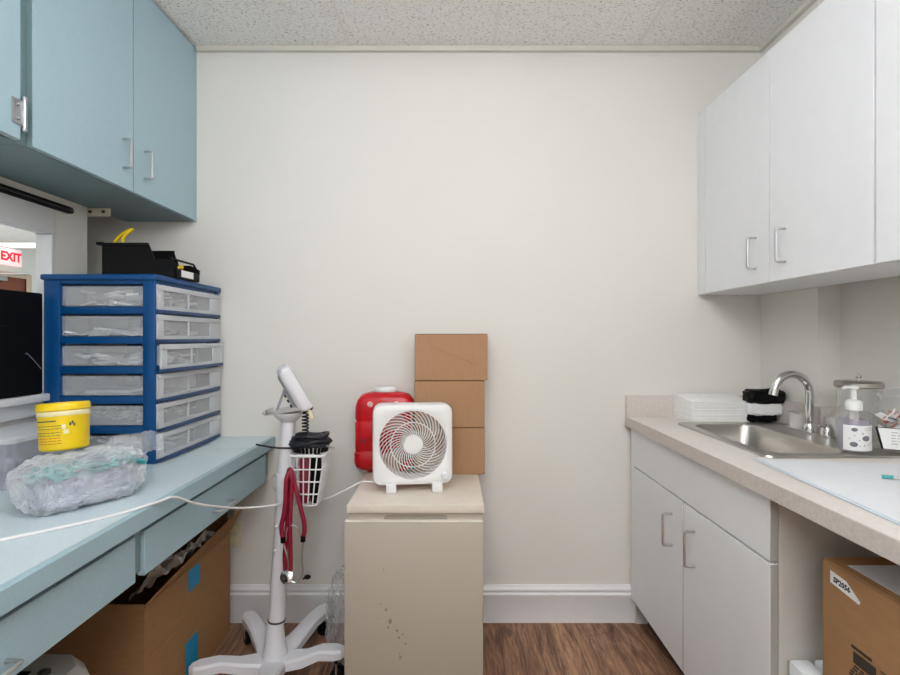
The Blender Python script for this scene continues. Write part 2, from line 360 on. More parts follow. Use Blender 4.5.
B(-1.39, -1.30, 1.962, 1.970, 1.668, 1.6985, bev=.002).build('plate', 'outlet', t)
for x in (-1.372, -1.322): MB().cyl((x, 1.963, 1.684), (x, 1.957, 1.684), .006, 10).build('screw', 'darkgrey', t)
# wall outlet
t = thing('wall_outlet', 'ivory outlet plate low on the back wall behind the vitals stand', 'outlet', (-.925, YB, .31))
B(-.963, -.89, YB-.007, YB-.0005, .315, .43, bev=.003).build('plate', 'outlet', t)
k = MB()
for z in (.35, .395): k.prism(rrect(-.943, -.91, z-.014, z+.014, .01), YB-.009, YB-.0072, lambda x, y, zz: (x, zz, y))
k.build('socket', 'cream', t)

# ------------------------------------------------------------------ blue built-in desk
t = thing('desk', 'pale blue built-in desk along the left wall with drawers under its top', 'desk', (-1.07, 1.0, 0))
XF = -.75; ZD = .786
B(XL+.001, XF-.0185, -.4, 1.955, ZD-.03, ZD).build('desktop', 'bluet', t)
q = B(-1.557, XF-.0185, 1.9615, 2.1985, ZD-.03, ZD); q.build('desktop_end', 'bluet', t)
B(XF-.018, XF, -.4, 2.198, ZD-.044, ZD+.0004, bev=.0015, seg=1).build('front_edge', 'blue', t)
def desk_drawer(y0, y1, hy):
    dd = B(-.786, -.768, y0, y1, 0.612, .724, bev=.0012, seg=1).build('drawer', 'blue', t)
    B(-1.33, -.7865, y0+.02, y1-.02, .63, .722).build('drawer_box', 'bluedk', dd)
    pull((-.768, hy-.055, .650), (-.768, hy+.055, .650), (1, 0, 0), .004, 'steel', dd, .03)
desk_drawer(.38, 1.255, .835); desk_drawer(1.292, 2.13, 1.712)
B(-1.3, -.777, 1.258, 1.289, .625, .7555).build('divider', 'bluedk', t)
B(-1.3, -.785, 2.133, 2.198, .625, .7555).build('divider', 'bluedk', t)
B(-1.33, -.80, .34, .377, .0, .7555).build('end_panel', 'blue', t)

# ------------------------------------------------------------------ drawer tower on the desk
TX0, TX1, TY0, TY1 = -1.356, -.985, 1.714, 2.185
TZ = ZD+.0005; PIT = .0998
t = thing('drawer_tower', 'blue plastic six-drawer tower standing on the pale blue desk', 'drawer tower', ((TX0+TX1)/2, (TY0+TY1)/2, TZ))
f = MB()
XA = TX0; XB = TX1
fz0 = TZ; ftop = TZ+.018+6*PIT
for (xa, xb) in ((XA, XA+.055), (XB-.042, XB)):
    for (ya, yb) in ((TY0, TY0+.03), (TY1-.03, TY1)):
        f.box(xa, xb, ya, yb, TZ, ftop, bev=.005)
for k in range(7):
    z = TZ + k*PIT
    f.box(XA+.003, XB-.004, TY0+.004, TY1-.004, z, z+.0245 if k < 6 else z+.024, bev=.003)
f.build('frame', 'bplast', t)
B(XA-.006, XB+.008, TY0-.008, TY1+.008, ftop-.006, ftop+.014, bev=.006).build('top_panel', 'bplast', t)
for k in range(6):
    z = TZ + k*PIT + .0255; z1 = z+.071; ox = .012 if k == 3 else 0
    x1 = XB+.004+ox; x0 = XA+.03+ox
    y0, y1 = TY0+.034, TY1-.034
    d = MB()
    # open tray: floor and four thin walls
    d.box(x0, x1-.004, y0, y1, z, z+.0025); d.box(x0, x0+.0025, y0, y1, z+.0026, z1); 
    d.box(x0+.003, x1-.004, TY0+.012, TY0+.0145, z+.0026, z1-.004); d.box(x0+.003, x1-.004, y1, y1+.0025, z+.0026, z1)
    dr = d.build('drawer', 'clear', t)
    fr = MB(); fy0, fy1 = TY0+.006, TY1-.004; zf = z-.010; z1 = z+.073
    fr.box(x1-.003, x1, fy0, fy1, zf+.012, z1-.018); fr.build('drawer_front', 'clear', dr)
    rm = MB(); rm.box(x1-.005, x1+.006, fy0, fy1, z1-.018, z1, bev=.002); rm.box(x1-.004, x1+.003, fy0, fy0+.035, zf, z1-.0185, bev=.001)
    rm.box(x1-.004, x1+.003, fy1-.09, fy1, zf, z1-.0185, bev=.001); rm.box(x1-.004, x1+.002, fy0+.20, fy0+.208, zf+.0125, z1-.0185); rm.box(x1-.004, x1+.003, fy0+.036, fy1-.091, zf, zf+.012)
    rm.build('drawer_rim', 'clearf', dr)
    lp = MB(); lp.prism([(x1-.006, fy0), (x1+.004, fy0), (x1+.013, fy0+.10), (x1+.016, fy0+.22), (x1+.013, fy1-.10), (x1+.004, fy1), (x1-.006, fy1)], zf-.0115, zf-.0005); lp.build('pull_lip', 'bplastd', dr)
    names = ['bottom drawer', 'second drawer from the bottom', 'third drawer from the bottom', 'fourth drawer from the bottom', 'second drawer from the top', 'top drawer']
    mb = MB(); rr = random.Random(40+k); hmax = [.05, .042, .022, .040, .032, .058][k]
    kinds = ['white crumpled', 'clear wrapped', 'small boxed', 'white bundled', 'loose flat white', 'pale wrapped']
    if k != 2:
        for j in range(60 if k in (0, 1, 5) else 36):
            cx = rr.uniform(x0+.034, x1-.042); cy = rr.uniform(y0+.0, y1-.035); cz = z+.008+rr.random()*(hmax-.012)
            L_ = rr.uniform(.025, .045); wd = rr.uniform(.008, .022); th = rr.uniform(.002, .006)
            mb.T = Matrix.Translation((cx, cy, cz)) @ Euler((rr.uniform(-.25, .25), rr.uniform(-.25, .25), rr.uniform(0, 3.1))).to_matrix().to_4x4()
            mb.box(-min(L_, .03), min(L_, .03), -wd, wd, -th, th, bev=th*.45, seg=1)
        mb.T = Matrix.Identity(4)
    else:
        mb.box(x1-.12, x1-.03, TY0+.25, TY0+.33, z+.003, z+.052, bev=.003); mb.box(x0+.05, x0+.2, y0+.05, y0+.2, z+.003, z+.012, bev=.002)
    o = mb.build('wrapped_supplies', 'packm' if k == 1 else 'packs')
    tag(o, kinds[k]+' supplies seen through the '+names[k]+' of the blue tower', 'supplies', 'supplies in the drawer tower', 'stuff')
TT = ftop+.0145
# black open-front bin on the tower
t = thing('storage_bin', 'black plastic open-front bin on top of the blue drawer tower', 'bin', (-1.12, 1.92, TT))
bx0, bx1, by0, by1 = -1.232, -.972, 1.82, 1.985; bz = TT+.0005; bh = .122
b = MB()
b.box(bx0, bx1, by0, by1, bz, bz+.004)
for yy in (by0, by1-.004):
    b.prism([(bx0, bz+.0035), (bx1, bz+.0035), (bx1+.005, bz+.045), (bx1-.03, bz+.064), (bx1-.075, bz+.064), (bx1-.095, bz+bh-.006), (bx0, bz+bh)], yy, yy+.004, lambda x, y, z: (x, z, y))
b.box(bx0, bx0+.004, by0, by1, bz, bz+bh)
b.box(bx1-.003, bx1+.003, by0, by1, bz+.003, bz+.032)
b.box(bx0-.018, bx0+.006, by0-.006, by1+.006, bz+bh-.008, bz+bh+.003, bev=.002)
for yy in (by0-.006, by1-.002): b.box(bx0, bx1-.095, yy, yy+.008, bz+bh-.010, bz+bh, bev=.002)
b.tube([(bx1+.003, by0+.002, bz+.03), (bx1-.02, by0+.002, bz+.068), (bx1-.02, by1-.002, bz+.068), (bx1+.003, by1-.002, bz+.03)], .004, 8)
b.build('bin_body', 'black', t)
B(bx1+.0035, bx1+.0045, by0+.03, by1-.05, bz+.006, bz+.03).build('label_card', 'paper', t, label='white paper label')
o = MB(); o.tube(smooth([(-1.238, 1.87, bz+.05), (-1.228, 1.87, bz+.115), (-1.20, 1.865, bz+.152), (-1.165, 1.86, bz+.172), (-1.148, 1.86, bz+.178), (-1.165, 1.858, bz+.165), (-1.182, 1.856, bz+.14), (-1.178, 1.855, bz+.09)], 6), .006, 8)
tag(o.build('yellow_strap', 'yellow2'), 'yellow strap looping up out of the black bin', 'strap')
o = MB(); o.tube(smooth([(-1.08, 1.83, bz+.02), (-1.05, 1.85, bz+.05), (-1.02, 1.88, bz+.035), (-.998, 1.91, bz+.05), (-1.02, 1.93, bz+.03)], 6), .006, 8)
tag(o.build('yellow_strap', 'yellow2'), 'short yellow strap lying in the open front of the black bin', 'strap')
o = MB(); o.tube(smooth([(-1.09, 1.87, bz+.012), (-1.05, 1.86, bz+.03), (-1.01, 1.85, bz+.02), (-1.0, 1.88, bz+.018), (-1.04, 1.92, bz+.02), (-1.08, 1.93, bz+.014)], 6), .008, 8)
tag(o.build('white_tubing', 'white'), 'white tubing coiled under the yellow strap in the black bin', 'tubing')

# ------------------------------------------------------------------ things on the left desk
t = thing('display_panel', 'flat black panel standing on the white window sill', 'panel', (-1.36, 1.45, 1.0225))
B(-1.372, -1.345, 1.0, 1.70, 1.0228, 1.352, bev=.004).build('casing', 'blackm', t)
k = MB(); k.tube([(-1.3435, 1.655, 1.14), (-1.341, 1.63, 1.158), (-1.341, 1.625, 1.155)], .0016, 6); k.tube([(-1.3435, 1.655, 1.14), (-1.3435, 1.69, 1.105)], .0012, 6); k.build('wire_clip', 'steel', t)
B(-1.3447, -1.343, 1.05, 1.56, 1.24, 1.243).build('seam', 'black', t)
# clear bin
t = thing('clear_bin', 'clear plastic bin with lid beneath the window sill on the desk', 'bin', (-1.26, 1.57, ZD))
def rb(x0, x1, y0, y1, r, z, n=4): return [(x, y, z) for x, y in rrect(x0, x1, y0, y1, r, n)]
z = ZD+.001
MB().loft([rb(-1.335, -1.215, 1.42, 1.66, .02, z), rb(-1.355, -1.195, 1.40, 1.68, .02, z+.13)], True, False).build('bin_body', 'binp', t)
MB().loft([rb(-1.362, -1.186, 1.393, 1.687, .022, z+.131), rb(-1.362, -1.186, 1.393, 1.687, .022, z+.143), rb(-1.35, -1.20, 1.405, 1.675, .02, z+.15)], True, True).build('lid', 'clearf', t)
k = MB(); rr = random.Random(5)
for j in range(26):
    k.T = Matrix.Translation((rr.uniform(-1.31, -1.24), rr.uniform(1.46, 1.62), z+.012+rr.random()*.085)) @ Euler((rr.uniform(-.4, .4), rr.uniform(-.4, .4), rr.uniform(0, 3))).to_matrix().to_4x4()
    k.box(-.022, .022, -.018, .018, -.004, .004, bev=.002, seg=1)
tag(k.build('bin_contents', 'lav'), 'pale wrapped items inside the clear lidded bin', 'supplies', None, 'stuff')
o = thing('small_carton', 'small white carton with blue base stripe at the left edge of the desk', 'carton', (-1.32, 1.41, ZD))
B(-1.375, -1.262, 1.325, 1.385, z, z+.022, bev=.001).build('base_stripe', 'bluetape', o); B(-1.375, -1.262, 1.325, 1.385, z+.0222, z+.105, bev=.001).build('carton_body', 'paper', o)
B(-1.2618, -1.261, 1.335, 1.37, z+.03, z+.06).build('print', 'darkgrey', o)
# bag of supplies
bc = Vector((-.946, 1.325, 0)); ax = Vector((.27, .68, 0)).normalized()
def superq(p, a, b, c, e=.48):
    q = Vector([math.copysign(abs(w)**e, w) for w in p])
    return Vector((q.x*a, q.y*b, q.z*c))
def crink(p, sc, amp, seed=0):
    q = p*sc + Vector((seed, seed*.7, 0))
    return amp*(.8*noise.fractal(q, 1.0, 2.0, 4) + .9*(1-2*abs(noise.noise(q*1.7)))+.45*(1-2*abs(noise.noise(q*4.1))) - .6)
RZ = Matrix.Rotation(math.radians(60), 4, 'Z')
def bagf(a, b, c, seed, amp, flat=True, sc=14):
    def f(p):
        n = p.normalized(); q = superq(p, a, b, c)
        q += n*crink(q, sc, amp, seed)
        if flat: q.z = max(q.z, -c)
        return q
    return f
k = MB(); k.T = Matrix.Translation((bc.x, bc.y, ZD+.063)) @ RZ
k.ico((0, 0, 0), 1, 6, f=bagf(.136, .08, .061, 3, .011))
k.T = Matrix.Translation((bc.x+.06, bc.y+.075, ZD+.105)) @ RZ   # loose bag mouth standing up at the far end
top = []
for j in range(17):
    for i in range(5): pass
vs = []
for i in range(18):
    u = i/17
    row = []
    for j in range(6):
        w = j/5
        p = Vector((-.04+u*.16, .02+.02*math.sin(u*9)+.01*noise.noise(Vector((u*6, w*5, 2))), -.012+w*(.045+.02*math.sin(u*3))+.006*noise.noise(Vector((u*9, w*3, 7)))))
        row.append(k.v(p))
    vs.append(row)
for i in range(17):
    for j in range(5): k.face([vs[i][j], vs[i+1][j], vs[i+1][j+1], vs[i][j+1]])
tag(k.build('plastic_bag', 'bag', loc=(bc.x, bc.y, ZD)), 'crinkled clear plastic bag of teal supplies on the desk', 'bag')
k = MB(); k.T = Matrix.Translation((bc.x, bc.y, ZD+.042)) @ RZ
k.ico((0, 0, 0), 1, 4, f=bagf(.115, .062, .036, 9, .010, sc=22))
tag(k.build('bundled_supplies', 'lav'), 'pale lavender wrapped bundle low inside the clear plastic bag', 'supplies')
rr = random.Random(11); k = MB()
for j in range(26):
    a = rr.uniform(-.10, .10)
    k.T = Matrix.Translation((bc.x, bc.y, ZD+.082+rr.random()*.018)) @ RZ @ Matrix.Translation((a, rr.uniform(-.062, .05), 0)) @ Euler((rr.uniform(-.5, .5), rr.uniform(-.4, .4), rr.uniform(-.6, .6))).to_matrix().to_4x4()
    k.box(-.03, .03, -.007, .007, -.003, .003, bev=.0015, seg=1)
tag(k.build('teal_wraps', 'teal'), 'teal wrapped pieces showing through the clear plastic bag', 'supplies', None, 'stuff')
# yellow tub
tc = Vector((-1.022, 1.365, ZD+.128)); R = .058
t = thing('wipes_tub', 'round yellow plastic tub with lid on top of the clear bag', 'tub', tc)
A = Matrix.Rotation(math.radians(-4), 3, 'Y') @ Matrix.Rotation(math.radians(-3), 3, 'X')
MB().lathe([(R*.86, 0), (R*.93, .004), (R*.97, .085), (R*.975, .088)], tc, 40, A=A).build('tub_body', 'yellow', t)
MB().lathe([(R*.985, .0882), (R*1.0, .09), (R*1.0, .099), (R*.985, .1005)], tc, 40, A=A).build('seal_band', 'cream', t, label='cream coloured band')
MB().lathe([(R*1.0, .1008), (R*1.03, .103), (R*1.03, .116), (R*.97, .121), (R*.88, .1215), (R*.86, .119), (R*.3, .119)], tc, 40, A=A).build('lid', 'yellow', t)
def arc_marks(mb, c, r0, z0, z1, a0, a1, A=None, r1=None, n=6):
    A = A or Matrix.Identity(3); r1 = r1 or r0
    lo, hi = [], []
    for i in range(n+1):
        a = math.radians(a0+(a1-a0)*i/n)
        lo.append(mb.v(c + A @ Vector((r0*math.cos(a), r0*math.sin(a), z0)))); hi.append(mb.v(c + A @ Vector((r1*math.cos(a), r1*math.sin(a), z1))))
    for i in range(n): mb.face([lo[i], lo[i+1], hi[i+1], hi[i]])
k = MB(); kr = MB(); kw = MB()
rr = random.Random(3)
def tr(zz): return R*(.93+.04*(zz-.004)/.081)+.0006
for i, zz in enumerate((.018, .025, .032, .039, .046, .056, .063)):
    a = -128
    while a < -62:
        a2 = a+rr.uniform(4, 11); arc_marks(kr if i < 3 else k, tc, tr(zz), zz, zz+.0016, a, min(a2, -60), A, tr(zz+.0016), 3); a = a2+2
arc_marks(k, tc, tr(.076), .0745, .0775, -126, -70, A)
for aa, zz in ((-42, .062), (-37, .066), (-33, .060)): arc_marks(k, tc, tr(zz), zz, zz+.008, aa, aa+4, A)
for aa, zz, w_ in ((-58, .055, 9), (-55, .042, 12)): arc_marks(kw, tc, tr(zz), zz, zz+.011, aa, aa+w_, A)
k.build('small_print', 'darkgrey', t); kr.build('red_print', 'inkred', t); kw.build('pale_print', 'cream', t)

# ------------------------------------------------------------------ under the desk: open carton, shredder
t = thing('open_carton', 'big open cardboard box with blue labels under the pale blue desk', 'carton', (-1.12, 1.82, 0))
x0, x1, y0, y1, zt = -1.345, -.91, 1.53, 2.12, .415
b = MB(); th = .005
b.box(x0, x1, y0, y1, .001, .006)
b.box(x1-th, x1, y0, y1, .006, zt-.01); b.box(x0, x0+th, y0, y1, .006, zt); b.box(x0+th, x1-th, y0, y0+th, .006, zt); b.box(x0+th, x1-th, y1-th, y1, .006, zt)
b.build('carton_body', 'card', t)
def flap(pts, out, name='flap'):
    mb = MB(); n = len(pts); o = Vector(out)*.005
    a = [mb.v(p) for p in pts]; c = [mb.v(Vector(p)+o) for p in pts]
    mb.face(a[::-1]); mb.face(c)
    for i in range(n): mb.face([a[i], a[(i+1) % n], c[(i+1) % n], c[i]])
    return mb.build(name, 'card', t)
flap([(x1-.004, y0+.005, zt-.011), (x1-.004, y1, zt-.011), (x1+.062, y1-.01, zt+.105), (x1+.022, y0+.22, zt+.036)], (-.8, 0, .5))
flap([(x0+.01, y1-.005, zt), (x1-.01, y1-.005, zt), (x1-.02, y1+.03, zt+.10), (x0+.02, y1+.03, zt+.10)], (0, -1, 0))
flap([(x0+.005, y0+.01, zt-.001), (x0+.005, y1-.01, zt-.001), (x0+.03, y1-.01, zt+.15), (x0+.03, y0+.01, zt+.15)], (1, 0, 0))
B(x1+.0003, x1+.0012, 1.785, 1.865, .325, .398).build('blue_label', 'bluetape', t, label='upper blue label')
B(x1+.0003, x1+.0012, 1.765, 1.85, .045, .16).build('blue_label', 'bluetape', t, label='lower blue label')
k = MB(); vs = []
for i in range(40):
    u = i/39; row = []
    for j in range(10):
        w_ = j/9
        n = noise.noise(Vector((u*7, w_*3, 1)))
        row.append(k.v((x1-.05+.065*math.sin(w_*2.2)+.035*n+.01, y0-.01+u*.42, zt+.015+.115*math.sin(w_*PI*.55)*(1-.35*u)+.035*noise.noise(Vector((u*9, w_*4, 5)))-.03*w_)))
    vs.append(row)
for i in range(39):
    for j in range(9): k.face([vs[i][j], vs[i+1][j], vs[i+1][j+1], vs[i][j+1]])
tag(k.build('liner_bag', 'liner'), 'clear plastic liner bunched in the mouth of the open cardboard box', 'bag')
t = thing('paper_shredder', 'grey plastic shredder with slotted top under the desk', 'shredder', (-1.03, 1.25, 0))
def oct_(x0, x1, y0, y1, c, z): return [(x, y, z) for x, y in ((x0+c, y0), (x1-c, y0), (x1, y0+c), (x1, y1-c), (x1-c, y1), (x0+c, y1), (x0, y1-c), (x0, y0+c))]
sx0, sx1, sy0, sy1 = -1.20, -.868, 1.08, 1.29
MB().loft([oct_(sx0+.03, sx1-.03, sy0+.02, sy1-.02, .04, .001), oct_(sx0+.012, sx1-.012, sy0+.01, sy1-.01, .05, .325)]).build('waste_bin', 'darkgrey', t)
MB().loft([oct_(sx0, sx1, sy0, sy1, .05, .326), oct_(sx0, sx1, sy0, sy1, .05, .395), oct_(sx0+.022, sx1-.022, sy0+.022, sy1-.022, .045, .43), oct_(sx0+.06, sx1-.06, sy0+.05, sy1-.05, .03, .437)]).build('cutter_head', 'grey', t)
B(sx0+.07, sx1-.10, 1.175, 1.19, .4355, .439).build('paper_slot', 'black', t)
MB().lathe([(.013, 0), (.013, .006), (.009, .009)], (sx1-.065, 1.183, .4365), 20).build('button', 'darkgrey', t)

# ------------------------------------------------------------------ mini fridge and what stands on it
FX0, FX1, FY0, FY1, FZ = -.343, .105, 1.685, 2.185, .66
t = thing('mini_fridge', 'beige compact fridge with stained door standing against the back wall', 'fridge', (-.12, 1.9, 0))
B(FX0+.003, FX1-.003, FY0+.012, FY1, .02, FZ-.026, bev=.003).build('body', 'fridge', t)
for x in (FX0+.05, FX1-.05):
    for y in (FY0+.06, FY1-.06): MB().cyl((x, y, .0005), (x, y, .02), .018, 12).build('foot', 'black', t)
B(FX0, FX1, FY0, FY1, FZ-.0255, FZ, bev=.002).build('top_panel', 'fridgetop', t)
k = MB(); k.prism([(-.223, .600), (-.016, .600), (-.016, .618), (-.024, .625), (-.215, .625), (-.223, .618)][::-1], FY0+.0105, FY0+.0118, lambda x, y, z: (x, z, y)); k.build('grip_recess', 'fridgedk', t)
dr = B(FX0-.006, FX1-.004, 1.675, 1.6952, .035, .6085, bev=.003).build('door', 'fridge', t)
B(FX0-.0055, FX1-.0045, 1.6755, 1.695, .6087, .6112, bev=.001).build('door_edge', 'edgew', dr)
rr = random.Random(21)
for px, pz, r in ((-.222, .455, .003), (-.231, .345, .003), (-.214, .325, .0045), (-.20, .287, .0075), (-.206, .268, .004), (-.178, .258, .005), (-.172, .235, .004), (-.15, .215, .004), (-.168, .17, .006), (-.17, .182, .003), (-.24, .297, .002), (-.16, .245, .003)):
    k = MB(); n = 10; vs = [k.v((px+r*rr.uniform(.6, 1.1)*math.cos(2*PI*i/n), 1.6746, pz+r*rr.uniform(.7, 1.4)*math.sin(2*PI*i/n))) for i in range(n)]
    k.face(vs); k.build('rust_spot', 'stain', dr)
B(FX0+.01, FX1-.01, 1.677, 1.695, .005, .03).build('kick_plate', 'fridgedk', t)

def carton(x0, x1, y0, y1, z0, h, label, rot=0):
    c = Vector(((x0+x1)/2, (y0+y1)/2, z0)); 
    t = thing('cardboard_box', label, 'box', c, 'cardboard boxes stacked on the fridge')
    T = Matrix.Translation(c) @ Matrix.Rotation(rot, 4, 'Z') @ Matrix.Translation(-c)
    m = MB(); m.T = T; m.box(x0, x1, y0, y1, z0+.0005, z0+h-.0025, bev=.002, seg=1); m.build('carton_body', 'card2', t)
    m = MB(); m.T = T; xm = (x0+x1)/2; ym = (y0+y1)/2
    m.box(x0+.0005, x1-.0005, y0+.0005, ym-.0006, z0+h-.0024, z0+h-.0004); m.box(x0+.0005, x1-.0005, ym+.0006, y1-.0005, z0+h-.0024, z0+h-.0004); m.build('top_flap', 'cardedge', t)
    m = MB(); m.T = T; m.box(x0-.0004, x1+.0004, ym-.02, ym+.02, z0+h-.0003, z0+h+.0001); m.build('tape_strip', 'tape', t)
    return t
carton(-.149, .131, 2.066, 2.19, FZ, .187, 'bottom cardboard box of the stack beside the white fan')
carton(-.150, .130, 2.064, 2.188, FZ+.1875, .187, 'middle cardboard box of the stack on the fridge')
tb = carton(-.149, .141, 2.062, 2.19, FZ+.375, .187, 'topmost cardboard box of the stack, creased face and nothing on it', .012)

k = MB(); k.tube(smooth([(-.09, 2.0605, 1.172), (-.03, 2.0612, 1.15), (.03, 2.0615, 1.128), (.10, 2.0618, 1.10)], 4), .0014, 6); k.build('crease', 'card2', tb)
# red jug
t = thing('sharps_jug', 'red plastic jug with white cap standing behind the fan', 'jug', (-.275, 2.125, FZ))
jx0, jx1, jy0, jy1 = -.396, -.148, 2.068, 2.185
def jl(i, z, iy=None): iy = i if iy is None else iy; return [(x, y, z) for x, y in rrect(jx0+i, jx1-i, jy0+iy, jy1-iy, .03, 6)]
zz = FZ+.0005
jb = MB(); jb.loft([jl(.062, zz, .02), jl(.02, zz+0.0128, .012), jl(.006, zz+0.0234, .004), jl(0, zz+0.0426), jl(0, zz+0.0799), jl(.004, zz+0.0852, .004), jl(.004, zz+0.0937, .004), jl(.003, zz+0.0958), jl(.003, zz+0.2024), jl(.007, zz+0.2066, .004), jl(.007, zz+0.2130, .004), jl(.003, zz+0.2183), jl(.004, zz+0.2662), jl(.012, zz+0.2929, .004), jl(.028, zz+0.3142, .014), jl(.055, zz+0.3227, .028), jl(.085, zz+0.3238, .034)])
jb.build('jug_body', 'red', t)
for x in (-.327, -.223): MB().lathe([(.0, -.003), (.010, -.003), (.012, 0), (.010, .003), (.004, .004)], (x, jy0-.0005, zz+0.2790), 20, A=Matrix.Rotation(PI/2, 3, 'X')).build('shoulder_plug', 'pink', t, label='pale pink round plug')
MB().lathe([(.048, .3245), (.05, .328), (.05, .338), (.044, .344), (.02, .345)], (-.272, 2.127, zz), 32, sy=.72).build('cap', 'white', t, label='white cap')
MB().lathe([(.001, 0), (.01, 0), (.01, .002), (.001, .002)], (-.355, jy0+.0005, zz+0.1331), 16, A=Matrix.Rotation(PI/2, 3, 'X')).build('moulded_mark', 'maroon', t)

# fan
fc = Vector((-.139, 1.84, FZ)); FT = Matrix.Translation(fc) @ Matrix.Rotation(math.radians(7), 4, 'Z') @ Matrix.Translation((0, 0, .024)) @ Matrix.Rotation(math.radians(-2), 4, 'X')
t = thing('box_fan', 'white square box fan on the mini fridge', 'fan', fc)
FS = .284/2; N = 96; cz = .1425
def sqr(h, r, y, n=N):
    pts = []
    for i in range(n):
        a = 2*PI*i/n; c, s = math.cos(a), math.sin(a)
        # rounded square: march to the boundary along the ray
        lo, hi = 0, h*1.5
        for _ in range(24):
            m_ = (lo+hi)/2; x, z = abs(c*m_), abs(s*m_)
            dx, dz = max(x-(h-r), 0), max(z-(h-r), 0)
            ins = (dx*dx+dz*dz <= r*r) and x <= h and z <= h
            lo, hi = (m_, hi) if ins else (lo, m_)
        pts.append((c*lo, y, cz+s*lo*1.0))
    return pts
def circ(r, y, n=N): return [(r*math.cos(2*PI*i/n), y, cz+r*math.sin(2*PI*i/n)) for i in range(n)]
k = MB(); k.T = FT
k.loft([circ(.121, .085), circ(.121, -.004), circ(.1225, -.012), circ(.126, -.0145), sqr(FS-.012, .024, -.014), sqr(FS-.004, .028, -.010), sqr(FS, .03, -.001), sqr(FS, .03, .075), sqr(FS-.006, .028, .085), circ(.121, .085)], False, False)
k.build('housing', 'white', t)
k = MB(); k.T = FT; NB = 37
for i in range(NB):
    a0 = 2*PI*i/NB; pts = []
    for j in range(11):
        u = j/10; r = .034+u*(.122-.034); a = a0 + math.radians(62)*u**1.15
        pts.append((r*math.cos(a), -.011-.004*math.sin(PI*u), cz+r*math.sin(a)))
    k.tube(pts, .0016, 5)
for r in (.0785, .1215): k.tube([(r*math.cos(2*PI*i/64), -.0125, cz+r*math.sin(2*PI*i/64)) for i in range(64)], .0019, 6, closed=True)
k.build('front_grille', 'white', t)
k = MB(); k.T = FT; k.lathe([(.0345, .006), (.0345, .016), (.031, .019), (.0, .020)], (0, 0, cz), 32, A=Matrix.Rotation(PI/2, 3, 'X')); k.build('hub_cap', 'white', t)
rot = MB(); rot.T = FT; rot.cyl((0, .015, cz), (0, .045, cz), .03, 24); rot = rot.build('rotor', 'grey', t)
for b_ in range(4):
    k = MB(); k.T = FT; a0 = b_*PI/2+.5; g = []
    for i in range(6):
        r = .028+i*.0168; row = []
        for j in range(7):
            u = j/6-.5; a = a0+u*(.55+.25*i/5)+.25*i/5
            row.append(k.v((r*math.cos(a), .03+u*.026, cz+r*math.sin(a))))
        g.append(row)
    for i in range(5):
        for j in range(6): k.face([g[i][j], g[i+1][j], g[i+1][j+1], g[i][j+1]])
    o = k.build('blade', 'blade', rot)
k = MB(); k.T = FT; k.cyl((0, .05, cz), (0, .072, cz), .04, 24)
for i in range(3):
    a = PI/2+i*2*PI/3; k.tube([(.03*math.cos(a), .078, cz+.03*math.sin(a)), (.121*math.cos(a), .078, cz+.121*math.sin(a))], .004, 6)
for r in [.02+.0125*i for i in range(9)]: k.tube([(r*math.cos(2*PI*i/48), .079, cz+r*math.sin(2*PI*i/48)) for i in range(48)], .001, 5, closed=True)
k.build('rear_grille', 'grey', t)
k = MB(); k.T = FT; k.lathe([(.014, .0145), (.014, .019), (.011, .021), (.010, .03), (.0, .031)], (.112, 0, cz-.112), 24, A=Matrix.Rotation(PI/2, 3, 'X')); k.box(.1095, .1145, -.034, -.03, cz-.121, cz-.103, bev=.001); k.build('speed_knob', 'whitepaint', t)
for x in (-.077, .085):
    k = MB(); k.T = FT @ Matrix.Rotation(math.radians(2), 4, 'X'); k.box(x-.018, x+.018, -.026, .1, -.0235, .008, bev=.003); k.build('foot', 'white', t)
# its cord
def yy_(x, d): return x
cord = smooth([(-.20, 1.93, FZ+.02), (-.26, 1.93, FZ+.006), (-.335, 1.94, FZ+.005), (-.39, 1.935, FZ-.02), (-.47, 1.93, FZ-.055), (-.535, 1.90, FZ-.05), (-.572, 1.86, .628), (-.595, 1.80, .627), (-.675, 1.68, .653), (-.708, 1.55, .700), (-.722, 1.45, .742), (-.732, 1.36, .787), (-.745, 1.31, .7905), (-.79, 1.22, .7898), (-.86, 1.134, .7898), (-.933, 1.06, .7898), (-1.0, .98, .7898), (-1.05, .88, .7898)], 8)
k = MB(); k.tube(cord, .0036, 8); tag(k.build('power_cord', 'white'), 'white power cord running from the fan past the stand to the desk', 'cord')

